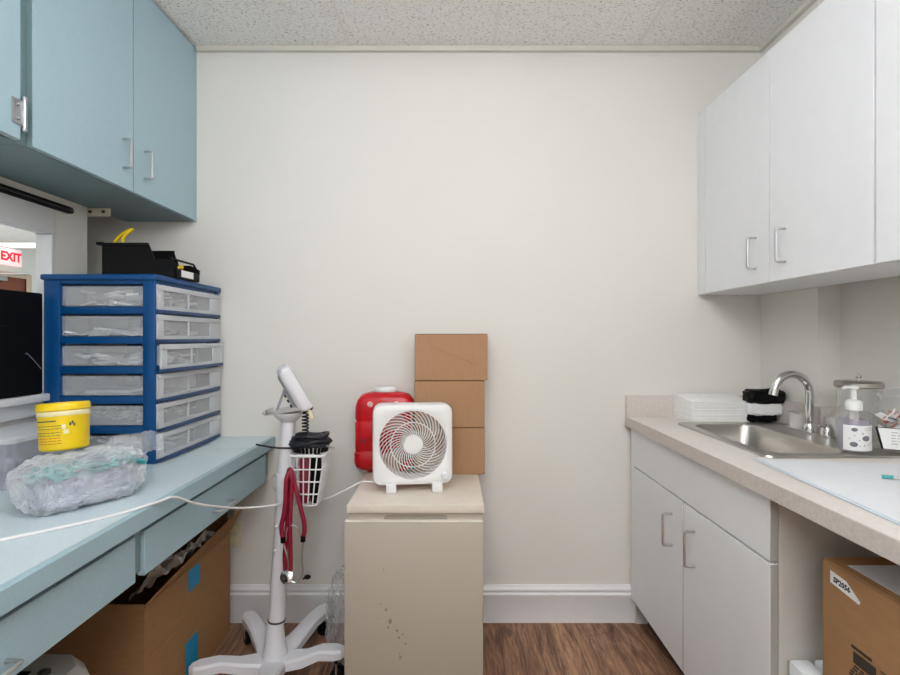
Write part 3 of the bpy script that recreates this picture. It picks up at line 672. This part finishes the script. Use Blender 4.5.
# ------------------------------------------------------------------ vitals stand
sc = Vector((-.63, 1.84, 0)); lean = lambda z: Vector((sc.x+.052*(z-.1)/.87, sc.y, z))
t = thing('vitals_stand', 'white wheeled pole stand with wire basket beside the mini fridge', 'stand', sc)
MB().lathe([(.052, .046), (.05, .06), (.036, .12), (.03, .185), (.0285, .20)], sc, 32).build('hub', 'whitepaint', t)
for ang, L_ in ((-6, .235), (66, .285), (130, .268), (208, .25), (281, .25)):
    a = math.radians(ang); u = Vector((math.cos(a), math.sin(a), 0)); n = Vector((-u.y, u.x, 0)); loops = []
    for s_, hw, z0_, z1_ in ((.0, .05, .046, .078), (.05, .044, .046, .080), (.11, .033, .056, .092), (L_*.72, .029, .084, .117), (L_*.95, .031, .088, .120), (L_+.012, .022, .090, .119), (L_+.024, .008, .094, .115)):
        c = sc+u*s_
        loops.append([c+n*hw+Vector((0, 0, z0_)), c-n*hw+Vector((0, 0, z0_)), c-n*hw+Vector((0, 0, z1_-.008)), c-n*(hw-.008)+Vector((0, 0, z1_)), c+n*(hw-.008)+Vector((0, 0, z1_)), c+n*hw+Vector((0, 0, z1_-.008))])
    lg = MB().loft(loops).build('leg', 'whitepaint', t, sharp=28)
    k = MB(); c = sc+u*(L_-.012); ctr = c+Vector((0, 0, .026))+u*.008
    for sg in (-1, 1): k.cyl(ctr+n*sg*.006, ctr+n*sg*.017, .025, 20)
    k.cyl(c+Vector((0, 0, .05)), c+Vector((0, 0, .089)), .006, 10)
    cst = k.build('caster', 'black', lg)
    k = MB(); k.cyl(ctr-n*.019, ctr+n*.019, .006, 10); k.tube([ctr+n*.0195, ctr+n*.0195+Vector((0, 0, .032)), c+Vector((0, 0, .062)), ctr-n*.0195+Vector((0, 0, .032)), ctr-n*.0195], .0045, 8); k.build('caster_fork', 'chrome', lg)
MB().cyl(lean(.19), lean(.70), .0285, 24).build('lower_pole', 'whitepaint', t)
k = MB(); k.cyl(lean(.20), lean(.206), .0305, 24); k.build('collar_ring', 'darkgrey', t)
MB().cyl(lean(.70), lean(.913), .0255, 24).build('upper_pole', 'whitepaint', t)
MB().cyl(lean(.685), lean(.722), .032, 24).build('clamp', 'whitepaint', t)
tp = lean(.908)
MB().lathe([(.026, 0), (.040, .012), (.052, .026), (.054, .033)], tp, 32, sy=1.0).build('head_cup', 'whitepaint', t)
k = MB(); TB = Matrix.Translation(tp+Vector((0, 0, .037))) @ Matrix.Rotation(math.radians(-9), 4, 'Y'); k.T = TB
k.box(-.068, .062, -.045, .045, 0, .004, bev=.001); k.box(-.072, -.066, -.045, .045, 0, .02, bev=.001); k.box(-.06, .06, -.047, -.043, .004, .012, bev=.001); k.box(-.06, .06, .043, .047, .004, .012, bev=.001)
k.tube([(-.085, -.02, .008), (-.066, -.02, .008)], .004, 8)
k.build('mount_plate', 'steel', t)
for z_ in (.545, .46): MB().ico(lean(z_)+Vector((-.012, -.028, 0)), .006).build('cord_clip', 'paper', t)
k = MB(); k.tube([lean(.69)+Vector((-.033, 0, .03)), lean(.69)+Vector((-.045, 0, .02)), lean(.69)+Vector((-.045, 0, -.01)), lean(.69)+Vector((-.03, 0, -.03))], .003, 8); k.build('hook', 'grey', t)
# basket (part of the stand)
bo = lean(.70); bx0, bx1 = bo.x+.034, bo.x+.152; y0_, y1_ = 1.785, 1.895
zt, zb = .797, .620
def bl(u, w=0):   # rectangle of the basket at height fraction u
    i = .03*u
    return (bx0+i*.3, bx1-i, y0_+i*.7, y1_-i*.7, zt+(zb-zt)*u)
k = MB()
x0, x1, y0, y1, z = bl(0); k.tube([(x, y, z) for x, y in rrect(x0, x1, y0, y1, .015, 4)], .005, 8, closed=True)
for u in (.27, .52, .77, 1.0):
    x0, x1, y0, y1, z = bl(u); k.tube([(x, y, z) for x, y in rrect(x0, x1, y0, y1, .012, 3)], .0028, 6, closed=True)
for s_ in range(6):
    q = s_/5
    for side in range(4):
        pts = []
        for u in (0, 1):
            x0, x1, y0, y1, z = bl(u); X = x0+(x1-x0)*q; Y = y0+(y1-y0)*q
            pts.append([(X, y0, z), (X, y1, z), (x0, Y, z), (x1, Y, z)][side])
        k.tube(pts, .0026, 6)
    x0, x1, y0, y1, z = bl(1); k.tube([(x0+(x1-x0)*q, y0, z), (x0+(x1-x0)*q, y1, z)], .0026, 6)
k.box(bx0-.010, bx0, 1.815, 1.865, .70, .76, bev=.002)
k.build('wire_basket', 'mesh', t)
# basket contents
def coil(c, loops, m, name, label, cat):
    k = MB()
    for (rx, ry, dz, tilt, r, ph) in loops:
        pts = []
        for i in range(40):
            a = 2*PI*i/40+ph; pts.append(Vector(c)+Vector((rx*math.cos(a), ry*math.sin(a), dz+tilt*math.cos(a+.6)+.004*math.sin(3*a+ph))))
        k.tube(pts, r, 8, closed=True)
    return k
bcx = (bx0+bx1)/2
k = coil((bcx-.002, 1.84, .826), [(.062, .055, .0, .006, .0075, 0), (.066, .058, .014, -.006, .0075, 1), (.055, .05, .022, .008, .0075, 2), (.06, .056, .032, .004, .007, .5), (.046, .042, .008, -.004, .0075, 3), (.07, .06, .008, .010, .007, 4), (.04, .036, .028, .003, .007, 2.2)], 'rubber', '', '', '')
hx = [Vector((bcx-.018+.0105*math.cos(i*1.2), 1.83+.0105*math.sin(i*1.2), (.85+i*.00225))) for i in range(40)]
k.tube(smooth(hx, 3), .0031, 6)
k.tube(smooth([hx[-1], (bcx-.010, 1.84, .948), (bcx+.002, 1.84, .955), (bcx-.006, 1.85, .965)], 5), .0045, 6)
k.tube(smooth([(bcx-.05, 1.80, .822), (bcx-.10, 1.775, .828), (bcx-.15, 1.78, .834), (bcx-.175, 1.785, .838)], 6), .0035, 6)
t2 = thing('pressure_hose', 'black coiled blood pressure hose piled on top of the wire basket', 'hose', (bcx, 1.84, .80))
k.build('hose_coil', 'rubber', t2)
rb_ = MB()
for i in range(13):
    a = PI+.15+i*(PI-.3)/12
    rb_.cyl((bcx+.056*math.cos(a), 1.84+.05*math.sin(a), .805), (bcx+.062*math.cos(a), 1.84+.056*math.sin(a), .826), .005, 8)
rb_.build('ribbed_cuff', 'black', t2)
k = MB(); k.tube([(bcx+.062, 1.81, .828), (bcx+.09, 1.80, .822)], .004, 8); k.build('metal_connector', 'steel', t2)
k = MB(); k.T = Matrix.Translation((bcx+.006, 1.845, .624)); 
k.box(-.040, -.006, -.035, .03, 0, .16, bev=.008); tag(k.build('pressure_cuff', 'maroon'), 'dark maroon pressure cuff folded inside the wire basket', 'cuff')
k = MB(); k.T = Matrix.Translation((bcx+.006, 1.845, .624)); k.box(-.002, .024, -.035, .03, 0, .165, bev=.008); tag(k.build('pressure_cuff', 'blackm'), 'black pressure cuff folded beside the maroon one in the basket', 'cuff')
# vitals monitor
mo = tp+Vector((.064, 0, .052))
t3 = thing('vital_signs_monitor', 'white tilted monitor seen edge-on at the top of the pole stand', 'monitor', mo)
MT = Matrix.Translation(mo) @ Matrix.Rotation(math.radians(22), 4, 'Z') @ Matrix.Rotation(math.radians(-29), 4, 'Y')
k = MB(); k.T = MT
def mr(x, i, y0=-.085, y1=.085, z0=0, z1=.165, r=.012): return [(x, y, z) for y, z in rrect(y0+i, y1-i, z0+i, z1-i, r, 5)]
k.loft([mr(-.028, .016), mr(-.024, .008), mr(-.012, .0), mr(.012, 0), mr(.016, .004)]); k.build('casing', 'whitepaint', t3)
k = MB(); k.T = MT; k.loft([mr(-.034, .03), mr(-.0285, .022)]); k.box(-.04, -.0345, -.05, .05, .03, .085, bev=.003); k.build('back_plate', 'greym', t3)
k = MB(); k.T = MT; k.loft([mr(.0163, .016), mr(.017, .016)]); k.build('screen', 'black', t3)
k = MB(); k.T = MT; 
for z in (.035, .055, .075): k.cyl((-.047, -.03, z), (-.0405, -.03, z), .006, 10)
k.build('cable_ports', 'darkgrey', t3)
k = MB(); p = MT @ Vector((-.036, -.03, .095)); k.tube([p, tp+Vector((-.032, -.03, .042))], .0045, 8); k.build('prop_rod', 'greym', t3)
k = MB(); p = MT @ Vector((-.0, -.06, -.001)); k.tube([p, p+Vector((.012, -.005, -.03))], .006, 8); k.build('plug', 'cream', t3)
# stethoscope hung over the basket bracket
st = Vector((-.582, 1.765, .70))
t4 = thing('stethoscope', 'maroon stethoscope hanging from the pole stand with its ear tubes down', 'stethoscope', st)
def P(px, py, d=1.76): return Vector(((px-452)/517*d, d, 1.207-(py-338)/517*d))
k = MB()
k.tube(smooth([P(286, 580, 1.768), P(285, 556, 1.768), P(287, 530, 1.77), P(288, 500, 1.775), P(288, 480, 1.775), P(289.5, 470, 1.775), P(292, 474, 1.77), P(296, 490, 1.765), P(300, 506, 1.765), P(304, 522, 1.765), P(304.5, 532, 1.765), P(303, 539, 1.765)], 6), .0078, 10)
k.tube(smooth([P(290.5, 572, 1.764), P(290.5, 550, 1.764), P(290, 525, 1.762), P(291, 500, 1.76), P(292, 482, 1.76), P(290, 473, 1.762), P(286.5, 480, 1.755), P(285.5, 500, 1.755), P(284, 515, 1.755), P(281.5, 527, 1.755), P(283, 539, 1.755)], 6), .0078, 10)
k.build('tubing', 'maroon', t4)
k = MB()
k.tube(smooth([P(283, 541, 1.755), P(284, 546, 1.755), P(287.5, 558, 1.752), P(288, 568, 1.752), P(286, 576, 1.752)], 6), .003, 8)
k.tube(smooth([P(303, 541, 1.765), P(302.5, 550, 1.763), P(302, 562, 1.76), P(303, 572, 1.757), P(300, 579, 1.752), P(296, 583, 1.75), P(290, 581, 1.75)], 6), .003, 8)
k.build('ear_tubes', 'steel', t4)
k = MB(); k.tube(smooth([P(286, 541, 1.757), P(287, 530, 1.758), P(292, 526, 1.758), P(298, 529, 1.76), P(301, 539, 1.763)], 6), .0026, 8); k.build('spring_bridge', 'steel', t4)
MB().cyl(P(283, 537, 1.755), P(283.2, 543, 1.755), .0088, 12).build('tube_ferrule', 'black', t4); MB().cyl(P(303.3, 536, 1.765), P(303, 542, 1.765), .0088, 12).build('tube_ferrule', 'black', t4)
k = MB(); k.ico(P(307.5, 577.5, 1.752), .009, 2, (1.3, 1, .9)); k.tube([P(303, 579.5, 1.752), P(306, 578, 1.752)], .003, 8); k.build('ear_tip', 'black', t4)
MB().ico(P(287, 580.5, 1.742), .008, 2, (1, 1, .9)).build('ear_tip', 'black', t4)
k = MB(); A = Matrix.Rotation(math.radians(65), 3, 'X')
k.lathe([(.012, -.006), (.022, -.004), (.024, 0), (.022, .004), (.017, .005)], P(287, 577, 1.757), 28, A=A); k.lathe([(.010, .005), (.014, .010), (.017, .016), (.013, .018)], P(289, 577, 1.757), 24, A=A); k.build('chest_piece', 'chrome', t4)

# crumpled clear bag beside the fridge
k = MB()
def cb(p):
    q = superq(p, .052, .085, .165, .7); q += p.normalized()*crink(q, 20, .014, 6); q.x *= .8+.25*(.5-q.z/.33); q.z = max(q.z, -.158); return q
k.ico((-.412, 1.955, .16), 1, 5, f=cb)
tag(k.build('clear_sack', 'sack'), 'crumpled clear plastic sack standing between the pole stand and fridge', 'bag')

# ------------------------------------------------------------------ right base cabinet, worktop, sink
ZC = .872; BX = .755
t = thing('base_cabinet', 'white sink base cabinet with two doors under the beige worktop', 'cabinet', (1.03, 1.71, 0))
B(BX+.0205, XR-.002, 1.227, 1.246, .0005, .8335).build('side_panel', 'greycab', t)
B(BX+.0205, XR-.002, 2.178, 2.183, .0005, .8335).build('side_panel', 'greycab', t)
B(BX+.0205, XR-.002, 1.2465, 2.1775, .11, .126).build('floor_panel', 'greycab', t)
B(BX+.07, BX+.085, 1.2465, 2.1775, .0005, .1095).build('toe_kick', 'wood_dark', t)
B(BX+.002, BX+.020, 2.152, 2.183, .105, .8335).build('filler_strip', 'whitecab', t)
ff = B(BX, BX+.020, 1.2276, 2.147, .6745, .831, bev=.001, seg=1).build('false_drawer_front', 'whitecab', t)
B(BX+.0008, BX+.0195, 1.2268, 1.2275, .6755, .830).build('edge_strip', 'edgegrey', ff, label='grey panel edge')  # thin edge strip, a darker grey than the white fronts
for a, b, hy in ((1.693, 2.147, 1.773), (1.2276, 1.688, 1.608)):
    dd = B(BX, BX+.020, a, b, .112, .669, bev=.001, seg=1).build('door', 'whitecab', t)
    B(BX+.0008, BX+.0195, a-.0006, a-.0001, .113, .668).build('edge_strip', 'edgegrey', dd, label='grey door edge')
    pull((BX, hy, .495), (BX, hy, .603), (-1, 0, 0), .0045, 'steel', dd, .032)
# worktop
t = thing('worktop', 'beige laminate worktop with backsplash along the right wall', 'worktop', (1.05, .9, ZC-.038))
k = MB(); zl = ZC-.038
cx0, cx1, cy0, cy1 = .895, 1.15, 1.46, 1.985
for q in ((.7395, cx0, -.4, 2.1985), (cx0, cx1, -.4, cy0), (cx0, cx1, cy1, 2.1985), (cx1, XR-.001, -.4, 2.1985), (XR-.001, XR2-.001, -.4, 1.857)): k.box(q[0], q[1], q[2], q[3], zl, ZC)
k.build('slab', 'top', t)
B(.735, .7393, -.4, 2.1985, zl-.002, ZC+.0006, bev=.001, seg=1).build('front_edge', 'topedge', t)
k = MB(); k.box(.737, XR-.001, 2.182, 2.1988, ZC+.0002, ZC+.088, bev=.0015); k.box(XR-.018, XR-.001, 1.853, 2.1815, ZC+.0002, ZC+.088, bev=.0015); k.box(XR, XR2-.018, 1.840, 1.857, ZC+.0002, ZC+.088, bev=.0015); k.box(XR2-.018, XR2-.001, -.4, 1.857, ZC+.0002, ZC+.088, bev=.0015)
k.build('backsplash', 'topedge', t)
# sink
t = thing('sink', 'stainless steel drop-in sink in the beige worktop', 'sink', (1.06, 1.72, ZC))
def rl(x0, x1, y0, y1, r, z): return [(x, y, z) for x, y in rrect(x0, x1, y0, y1, r, 8)]
sx0, sx1, sy0, sy1 = .868, 1.268, 1.432, 2.012
k = MB(); k.loft([rl(sx0, sx1, sy0, sy1, .03, ZC+.0006), rl(sx0+.003, sx1-.003, sy0+.003, sy1-.003, .028, ZC+.006), rl(sx0+.016, sx1-.016, sy0+.016, sy1-.016, .022, ZC+.005), rl(.908, 1.14, 1.475, 1.972, .05, ZC+.004), rl(.914, 1.134, 1.481, 1.966, .05, ZC-.008), rl(.925, 1.123, 1.492, 1.955, .048, ZC-.13), rl(.945, 1.103, 1.512, 1.935, .04, ZC-.147), rl(1.00, 1.05, 1.69, 1.75, .02, ZC-.150)], False, True)
k.build('basin', 'steelb', t)
MB().lathe([(.04, ZC-.149), (.04, ZC-.1465), (.03, ZC-.147), (.0, ZC-.149)], (1.024, 1.72, 0), 28).build('drain', 'chrome', t)
# faucet
t = thing('faucet', 'chrome gooseneck faucet rising behind the sink', 'faucet', (1.232, 1.79, ZC+.006))
fx, fy, fz = 1.246, 1.80, ZC+.0058
MB().lathe([(.021, 0), (.021, .012), (.019, .022), (.015, .03)], (fx, fy, fz), 28).build('base_flange', 'chrome', t)
k = MB(); pts = [Vector((fx, fy, fz+.03)), Vector((fx, fy, fz+.135))]
for i in range(1, 15):
    a = PI*i/14*.95; pts.append(Vector((fx-.0625*(1-math.cos(a)), fy, fz+.135+.066*math.sin(a))))
d_ = (pts[-1]-pts[-2]).normalized(); pts.append(pts[-1]+d_*.012)
k.tube(pts, .0132, 16); k.build('spout', 'chrome', t)
k = MB(); k.cyl(pts[-1]-d_*.012, pts[-1]+d_*.006, .0142, 16); k.build('aerator', 'chrome', t)
k = MB(); k.prism(rrect(fx-.021, fx+.021, 1.685, 1.92, .02, 5), fz, fz+.005); k.build('deck_plate', 'chrome', t)
k = MB(); k.lathe([(.02, 0), (.019, .015), (.015, .026)], (fx, 1.715, fz+.0052), 20); k.box(fx-.03, fx+.008, 1.708, 1.722, fz+.031, fz+.04, bev=.003); k.cyl((fx, 1.715, fz+.03), (fx, 1.715, fz+.04), .012, 14); k.build('lever', 'chrome', t)

# folded paper towels: a stack of individuals
base = None; n_t = 13; lh = .0061
for i in range(n_t):
    k = MB(); zz = ZC+.0006+i*lh; rr = random.Random(i)
    dx = rr.uniform(-.0015, .0015); dy = rr.uniform(-.0015, .0015)
    k.T = Matrix.Translation((1.078+dx, 2.113+dy, zz)) @ Matrix.Rotation(math.radians(-3), 4, 'Z')
    tb_ = i*.0015; k.hull([(-.118, -.062, .0), (.122, -.062, 0), (.108, .062, tb_), (-.148, .062, tb_), (-.118, -.062, lh-.0004), (.122, -.062, lh-.0004), (.108, .062, tb_+lh+.0011), (-.148, .062, tb_+lh+.0011)], .0018, 2)
    o = k.build('folded_towel', 'papere')
    tag(o, 'topmost white folded paper towel of the stack beside the sink' if i == n_t-1 else 'white folded paper towel inside the stack beside the sink', 'towel', 'folded paper towels beside the sink')
# black pouch, folded white cloth, black cloth
def blob(c, a, b, cc, name, m, label, cat, seed, amp=.006, rz=0, e=.6, sc=22):
    k = MB(); k.T = Matrix.Translation(c) @ Matrix.Rotation(rz, 4, 'Z')
    k.ico((0, 0, 0), 1, 4, f=lambda p: (lambda q: q + p.normalized()*crink(q, sc, amp, seed))(superq(p, a, b, cc, e)))
    return tag(k.build(name, m), label, cat)
blob((1.225, 2.055, ZC+.019), .055, .03, .016, 'black_cloth', 'blackm', 'black cloth lowest in the pile behind the sink', 'cloth', 2, .004, e=.45, sc=30)
blob((1.232, 2.05, ZC+.056), .068, .034, .026, 'white_cloth', 'paper', 'folded white cloth between two black ones behind the sink', 'cloth', 4, .006, e=.42, sc=30)
blob((1.234, 2.045, ZC+.103), .073, .038, .026, 'black_pouch', 'black', 'shiny black pouch on top of the cloth pile behind the sink', 'pouch', 5, .007, e=.42, sc=28)
# frosted cups
def cup(x, y, r, h, label):
    t = thing('plastic_cup', label, 'cup', (x, y, ZC), 'clear cups by the faucet')
    z = ZC+.0006
    MB().lathe([(.001, z), (r*.88, z), (r, z+h), (r-.0015, z+h), (r*.88-.0015, z+.002), (.001, z+.002)], (x, y, 0), 28, False, False).build('cup_body', 'cup', t)
    MB().lathe([(r+.0005, z+h-.004), (r+.002, z+h-.002), (r+.002, z+h+.001), (r-.0005, z+h+.001)], (x, y, 0), 28, False, False).build('rim', 'cup', t)
cup(1.277, 1.905, .034, .058, 'clear plastic cup between the faucet and the black pouch')
cup(1.325, 1.775, .038, .062, 'clear plastic cup between the faucet and the glass jar')
# glass jar with steel lid
jx, jy = 1.29, 1.64; jz = ZC+.0008
t = thing('glass_jar', 'tall clear glass jar with flat steel lid behind the soap bottle', 'jar', (jx, jy, ZC))
jr = .058
MB().lathe([(.001, jz+.004), (jr-.006, jz), (jr, jz+.006), (jr, jz+.172), (jr-.004, jz+.176), (jr-.007, jz+.172), (jr-.007, jz+.012), (.001, jz+.010)], (jx, jy, 0), 40, False, False).build('glass', 'glass', t)
MB().lathe([(jr+.004, jz+.1765), (jr+.007, jz+.180), (jr+.007, jz+.192), (jr+.002, jz+.196), (.02, jz+.197)], (jx, jy, 0), 40).build('lid', 'steelb', t, label='brushed steel lid')
k = MB(); k.cyl((jx, jy, jz+.197), (jx, jy, jz+.205), .004, 12); k.ico((jx, jy, jz+.211), .009, 2, (1, 1, .7)); k.build('knob', 'chrome', t)
k = MB()
for sx in (-1, 1):
    k.tube(smooth([(jx+sx*.058, jy-.018, jz+.10), (jx+sx*.048, jy-.036, jz+.112), (jx+sx*.030, jy-.051, jz+.108), (jx+sx*.017, jy-.0575, jz+.095)], 5), .0016, 6)
    k.tube(smooth([(jx+sx*.052, jy-.031, jz+.095), (jx+sx*.039, jy-.046, jz+.088), (jx+sx*.017, jy-.0575, jz+.095)], 5), .0016, 6)
k.build('wire_bail', 'steel', t)
# soap bottle
bx, by = 1.170, 1.505; bz = ZC+.0065
t = thing('soap_bottle', 'clear pump bottle of lilac soap on the sink rim', 'bottle', (bx, by, bz))
br = .0405
MB().lathe([(.001, bz), (br-.004, bz), (br, bz+.005), (br, bz+.085), (br-.003, bz+.098), (br*.7, bz+.112), (.018, bz+.118), (.016, bz+.122)], (bx, by, 0), 40, False, False).build('bottle_body', 'glass', t)
MB().lathe([(.001, bz+.002), (br-.006, bz+.002), (br-.003, bz+.007), (br-.003, bz+.084), (br-.006, bz+.092), (.001, bz+.092)], (bx, by, 0), 40, False, False).build('liquid_soap', 'soap', t)
k = MB(); arc_marks(k, Vector((bx, by, 0)), br+.0006, bz+.006, bz+.078, 195, 345, n=24); k.build('label', 'paper', t, label='white label with grey round marks')
k = MB(); kd = MB()
def dot(mb, a, z, r, rz=None):
    vs = []
    for i in range(14):
        q = 2*PI*i/14; aa = math.radians(a)+r*math.cos(q)/br; vs.append(mb.v((bx+(br+.0011)*math.cos(aa), by+(br+.0011)*math.sin(aa), bz+z+(rz or r)*math.sin(q))))
    mb.face(vs)
for a, z, r in ((234, .066, .0075), (274, .042, .0105), (232, .024, .0095)): dot(k, a, z, r, r*.75)
for a, z, r in ((234, .049, .002), (262, .056, .003), (268, .022, .0025), (252, .02, .002), (285, .024, .0025), (296, .03, .003), (250, .036, .002), (218, .04, .002)): dot(kd, a, z, r)
for z in (.070, .064): arc_marks(kd, Vector((bx, by, 0)), br+.0011, bz+z, bz+z+.0015, 270, 305)
k.build('printed_rounds', 'midgrey', t); kd.build('printed_specks', 'grey', t)
k = MB(); k.lathe([(.021, bz+.118), (.021, bz+.14), (.017, bz+.146), (.007, bz+.149), (.0065, bz+.176), (.012, bz+.180), (.012, bz+.186), (.004, bz+.189)], (bx, by, 0), 28); k.tube([(bx, by, bz+.184), (bx-.03, by-.004, bz+.184), (bx-.037, by-.005, bz+.179)], .0045, 8); k.build('pump', 'white', t)
MB().cyl((bx, by, bz+.03), (bx, by, bz+.118), .012, 14).build('dip_tube', 'cup', t)
# right jar of packets with a label card
jx, jy = 1.316, 1.50; jr = .075
t = thing('packet_jar', 'round clear jar of packets with a white card on its front', 'jar', (jx, jy, ZC))
MB().lathe([(.001, jz+.004), (jr-.02, jz), (jr, jz+.02), (jr, jz+.12), (jr-.012, jz+.145), (jr-.018, jz+.152), (jr-.012, jz+.16)], (jx, jy, 0), 40, False, False).build('glass', 'glass', t)
MB().lathe([(jr-.010, jz+.160), (jr-.006, jz+.163), (jr-.01, jz+.168), (.03, jz+.185), (.0, jz+.188)], (jx, jy, 0), 40, False, True).build('glass_lid', 'glass', t)
rr = random.Random(8)
for m_, nm, lb, n_ in (('packs', 'paper_packets', 'white printed packets filling the jar at the right edge', 34), ('orange', 'orange_packets', 'orange packets among the white ones in the right-hand jar', 9), ('darkgrey', 'dark_packets', 'dark packets among the white ones in the right-hand jar', 8)):
    k = MB()
    for i in range(n_):
        a = rr.uniform(0, 2*PI); r_ = rr.uniform(.015, .052)
        k.T = Matrix.Translation((jx+r_*math.cos(a), jy+r_*math.sin(a), jz+rr.uniform(.03, .112))) @ Euler((rr.uniform(-1, 1), rr.uniform(-1, 1), rr.uniform(0, 3))).to_matrix().to_4x4()
        k.box(-.017, .017, -.011, .011, -.0015, .0015, bev=.0008, seg=1)
    tag(k.build(nm, m_), lb, 'packets', None, 'stuff')
CT = basis((1.2655, 1.4425, jz), (.75, -.66, 0), (.05, .057, 1))
k = MB(); k.T = CT; k.prism([(-.066, .078), (-.052, .016), (.066, .016), (.066, .078)], -.003, -.0002); k.build('card_backing', 'black', t)
k = MB(); k.T = CT; k.prism([(-.060, .076), (-.047, .018), (.065, .018), (.065, .076)], 0, .0015); k.build('card', 'paper', t, label='white printed card')
k = MB(); k.T = CT; rr = random.Random(2)
for i in range(5):
    x = -.03
    while x < .05:
        w_ = rr.uniform(.006, .014); k.box(x, x+w_, .032+i*.008, .0345+i*.008, .0016, .0022); x += w_+.004
k.build('card_print', 'grey', t)
# absorbent pad and swab
t = thing('absorbent_pad', 'white absorbent pad spread on the worktop beside the sink', 'pad', (1.03, 1.0, ZC))
k = MB(); g = []
P00, P01, P10, P11 = Vector((.826, 1.424, 0)), Vector((.776, .62, 0)), Vector((1.30, 1.33, 0)), Vector((1.345, .62, 0))
def padgrid(zo, inset=0):
    k = MB(); lay = []
    for s_ in (0, 1):
        g = []
        for i in range(25):
            u = inset+(1-2*inset)*i/24; row = []
            for j in range(31):
                w_ = inset+(1-2*inset)*j/30
                p = (P00*(1-u)+P10*u)*(1-w_)+(P01*(1-u)+P11*u)*w_
                h = .0009*(1+noise.noise(Vector((u*5, w_*6, 3))))
                row.append(k.v((p.x, p.y, ZC+zo+h+s_*.0015)))
            g.append(row)
        lay.append(g)
        for i in range(24):
            for j in range(30): k.face([g[i][j], g[i+1][j], g[i+1][j+1], g[i][j+1]])
    A_, B_ = lay
    for i in range(24):
        k.face([A_[i][0], A_[i+1][0], B_[i+1][0], B_[i][0]]); k.face([A_[i][30], A_[i+1][30], B_[i+1][30], B_[i][30]])
    for j in range(30):
        k.face([A_[0][j], A_[0][j+1], B_[0][j+1], B_[0][j]]); k.face([A_[24][j], A_[24][j+1], B_[24][j+1], B_[24][j]])
    return k
padgrid(.0068-.006).build('backing', 'padedge', t); padgrid(.0028, .012).build('quilt', 'pad', t)
t = thing('swab', 'clear swab stick with teal end lying on the white pad', 'swab', (1.03, 1.22, ZC+.007))
k = MB(); k.tube([(1.005, 1.208, ZC+.0105), (1.024, 1.200, ZC+.0105)], .0042, 8); k.build('tip', 'teal', t, label='teal tip')
k = MB(); k.tube([(1.024, 1.200, ZC+.0098), (1.15, 1.15, ZC+.0098)], .0026, 8); k.build('stick', 'cup', t)

# ------------------------------------------------------------------ white wall cabinets on the right
UX = 1.043; UZ0, UZ1 = 1.388, 2.154
def white_cabinet(y0, y1, label, doors, back):
    t = thing('wall_cabinet', label, 'cabinet', (1.2, (y0+y1)/2, UZ0))
    B(UX+.0205, back-.001, y0, y1, UZ0, UZ1).build('body', 'whitecab', t)
    for a, b, hy in doors:
        dd = B(UX+.0015, UX+.020, a, b, UZ0+.001, UZ1-.001, bev=.001, seg=1).build('door', 'whitecab', t)
        if hy: pull((UX+.0015, hy, 1.445), (UX+.0015, hy, 1.549), (-1, 0, 0), .0043, 'steel', dd, .03)
    return t
t = white_cabinet(1.279, 2.198, 'white wall cabinet with two handles over the faucet', [(1.7035, 2.127, 1.776), (1.282, 1.7005, 1.62)], XR)
B(UX+.001, UX+.020, 2.130, 2.198, UZ0, UZ1, bev=.0008, seg=1).build('filler_strip', 'whitecab', t)
white_cabinet(.36, 1.2765, 'white wall cabinet nearest the camera at the right edge', [(.822, 1.2745, None), (.362, .8185, None)], XR2)

# ------------------------------------------------------------------ under the right worktop
t = thing('large_carton', 'tall brown cardboard box with white sticker under the beige worktop', 'carton', (1.05, .9, 0))
x0, x1, y0, y1, zt = .800, 1.25, .62, 1.12, .733
B(x0, x1, y0, y1, .001, zt-.004, bev=.006).build('carton_body', 'card', t)
k = MB(); k.box(x0+.004, (x0+x1)/2-.001, y0+.003, y1-.003, zt-.0035, zt-.0005); k.box((x0+x1)/2+.001, x1-.004, y0+.003, y1-.003, zt-.0035, zt-.0005); k.build('top_flap', 'card', t)
B(x0+.022, x0+.15, .86, 1.075, zt-.0003, zt+.0004).build('shipping_label', 'paper', t, label='pale shipping label'); B(x0+.155, x0+.26, .8, 1.03, zt-.0003, zt+.0006).build('dark_label', 'black', t, label='black label')
k = MB(); k.prism([(1.092, .716), (1.092, .691), (1.015, .682), (1.012, .688), (1.048, .712)], x0-.0011, x0-.0003, lambda y, z, x: (x, y, z)); k.build('sticker', 'paper', t, label='white sticker with a part number')
text_mb('SP2056', .0155, basis((x0-.0013, 1.060, .6995), (0, -1, -.06), (0, -.06, 1)), .0002, bold=.0004).build('sticker_text', 'black', t)
k = MB()
rr = random.Random(17)
k.box(x0-.0008, x0-.0002, .985, 1.035, .588, .594); k.box(x0-.0008, x0-.0002, .975, 1.03, .560, .583)
for i, z in enumerate((.552, .545, .538, .531)):
    y = .955
    while y < 1.03:
        w_ = rr.uniform(.006, .014); k.box(x0-.0008, x0-.0002, y, y+w_, z, z+.0045); y += w_+.004
for i in range(5): k.box(x0-.0008, x0-.0002, .925-.0, .965, .583-i*.007, .5852-i*.007)
k.build('printed_marks', 'wood_dark', t)
t = thing('foam_block', 'white foam block on the floor between cabinet side and brown box', 'block', (.95, 1.175, 0))
k = MB(); k.box(.790, .838, 1.135, 1.215, .001, .452, bev=.006); k.box(.838, .850, 1.135, 1.215, .001, .434, bev=.004); k.box(.850, 1.10, 1.135, 1.215, .001, .452, bev=.006); k.build('foam', 'foam', t)

for o in list(bpy.data.objects):
    if '_o' in o: del o['_o']
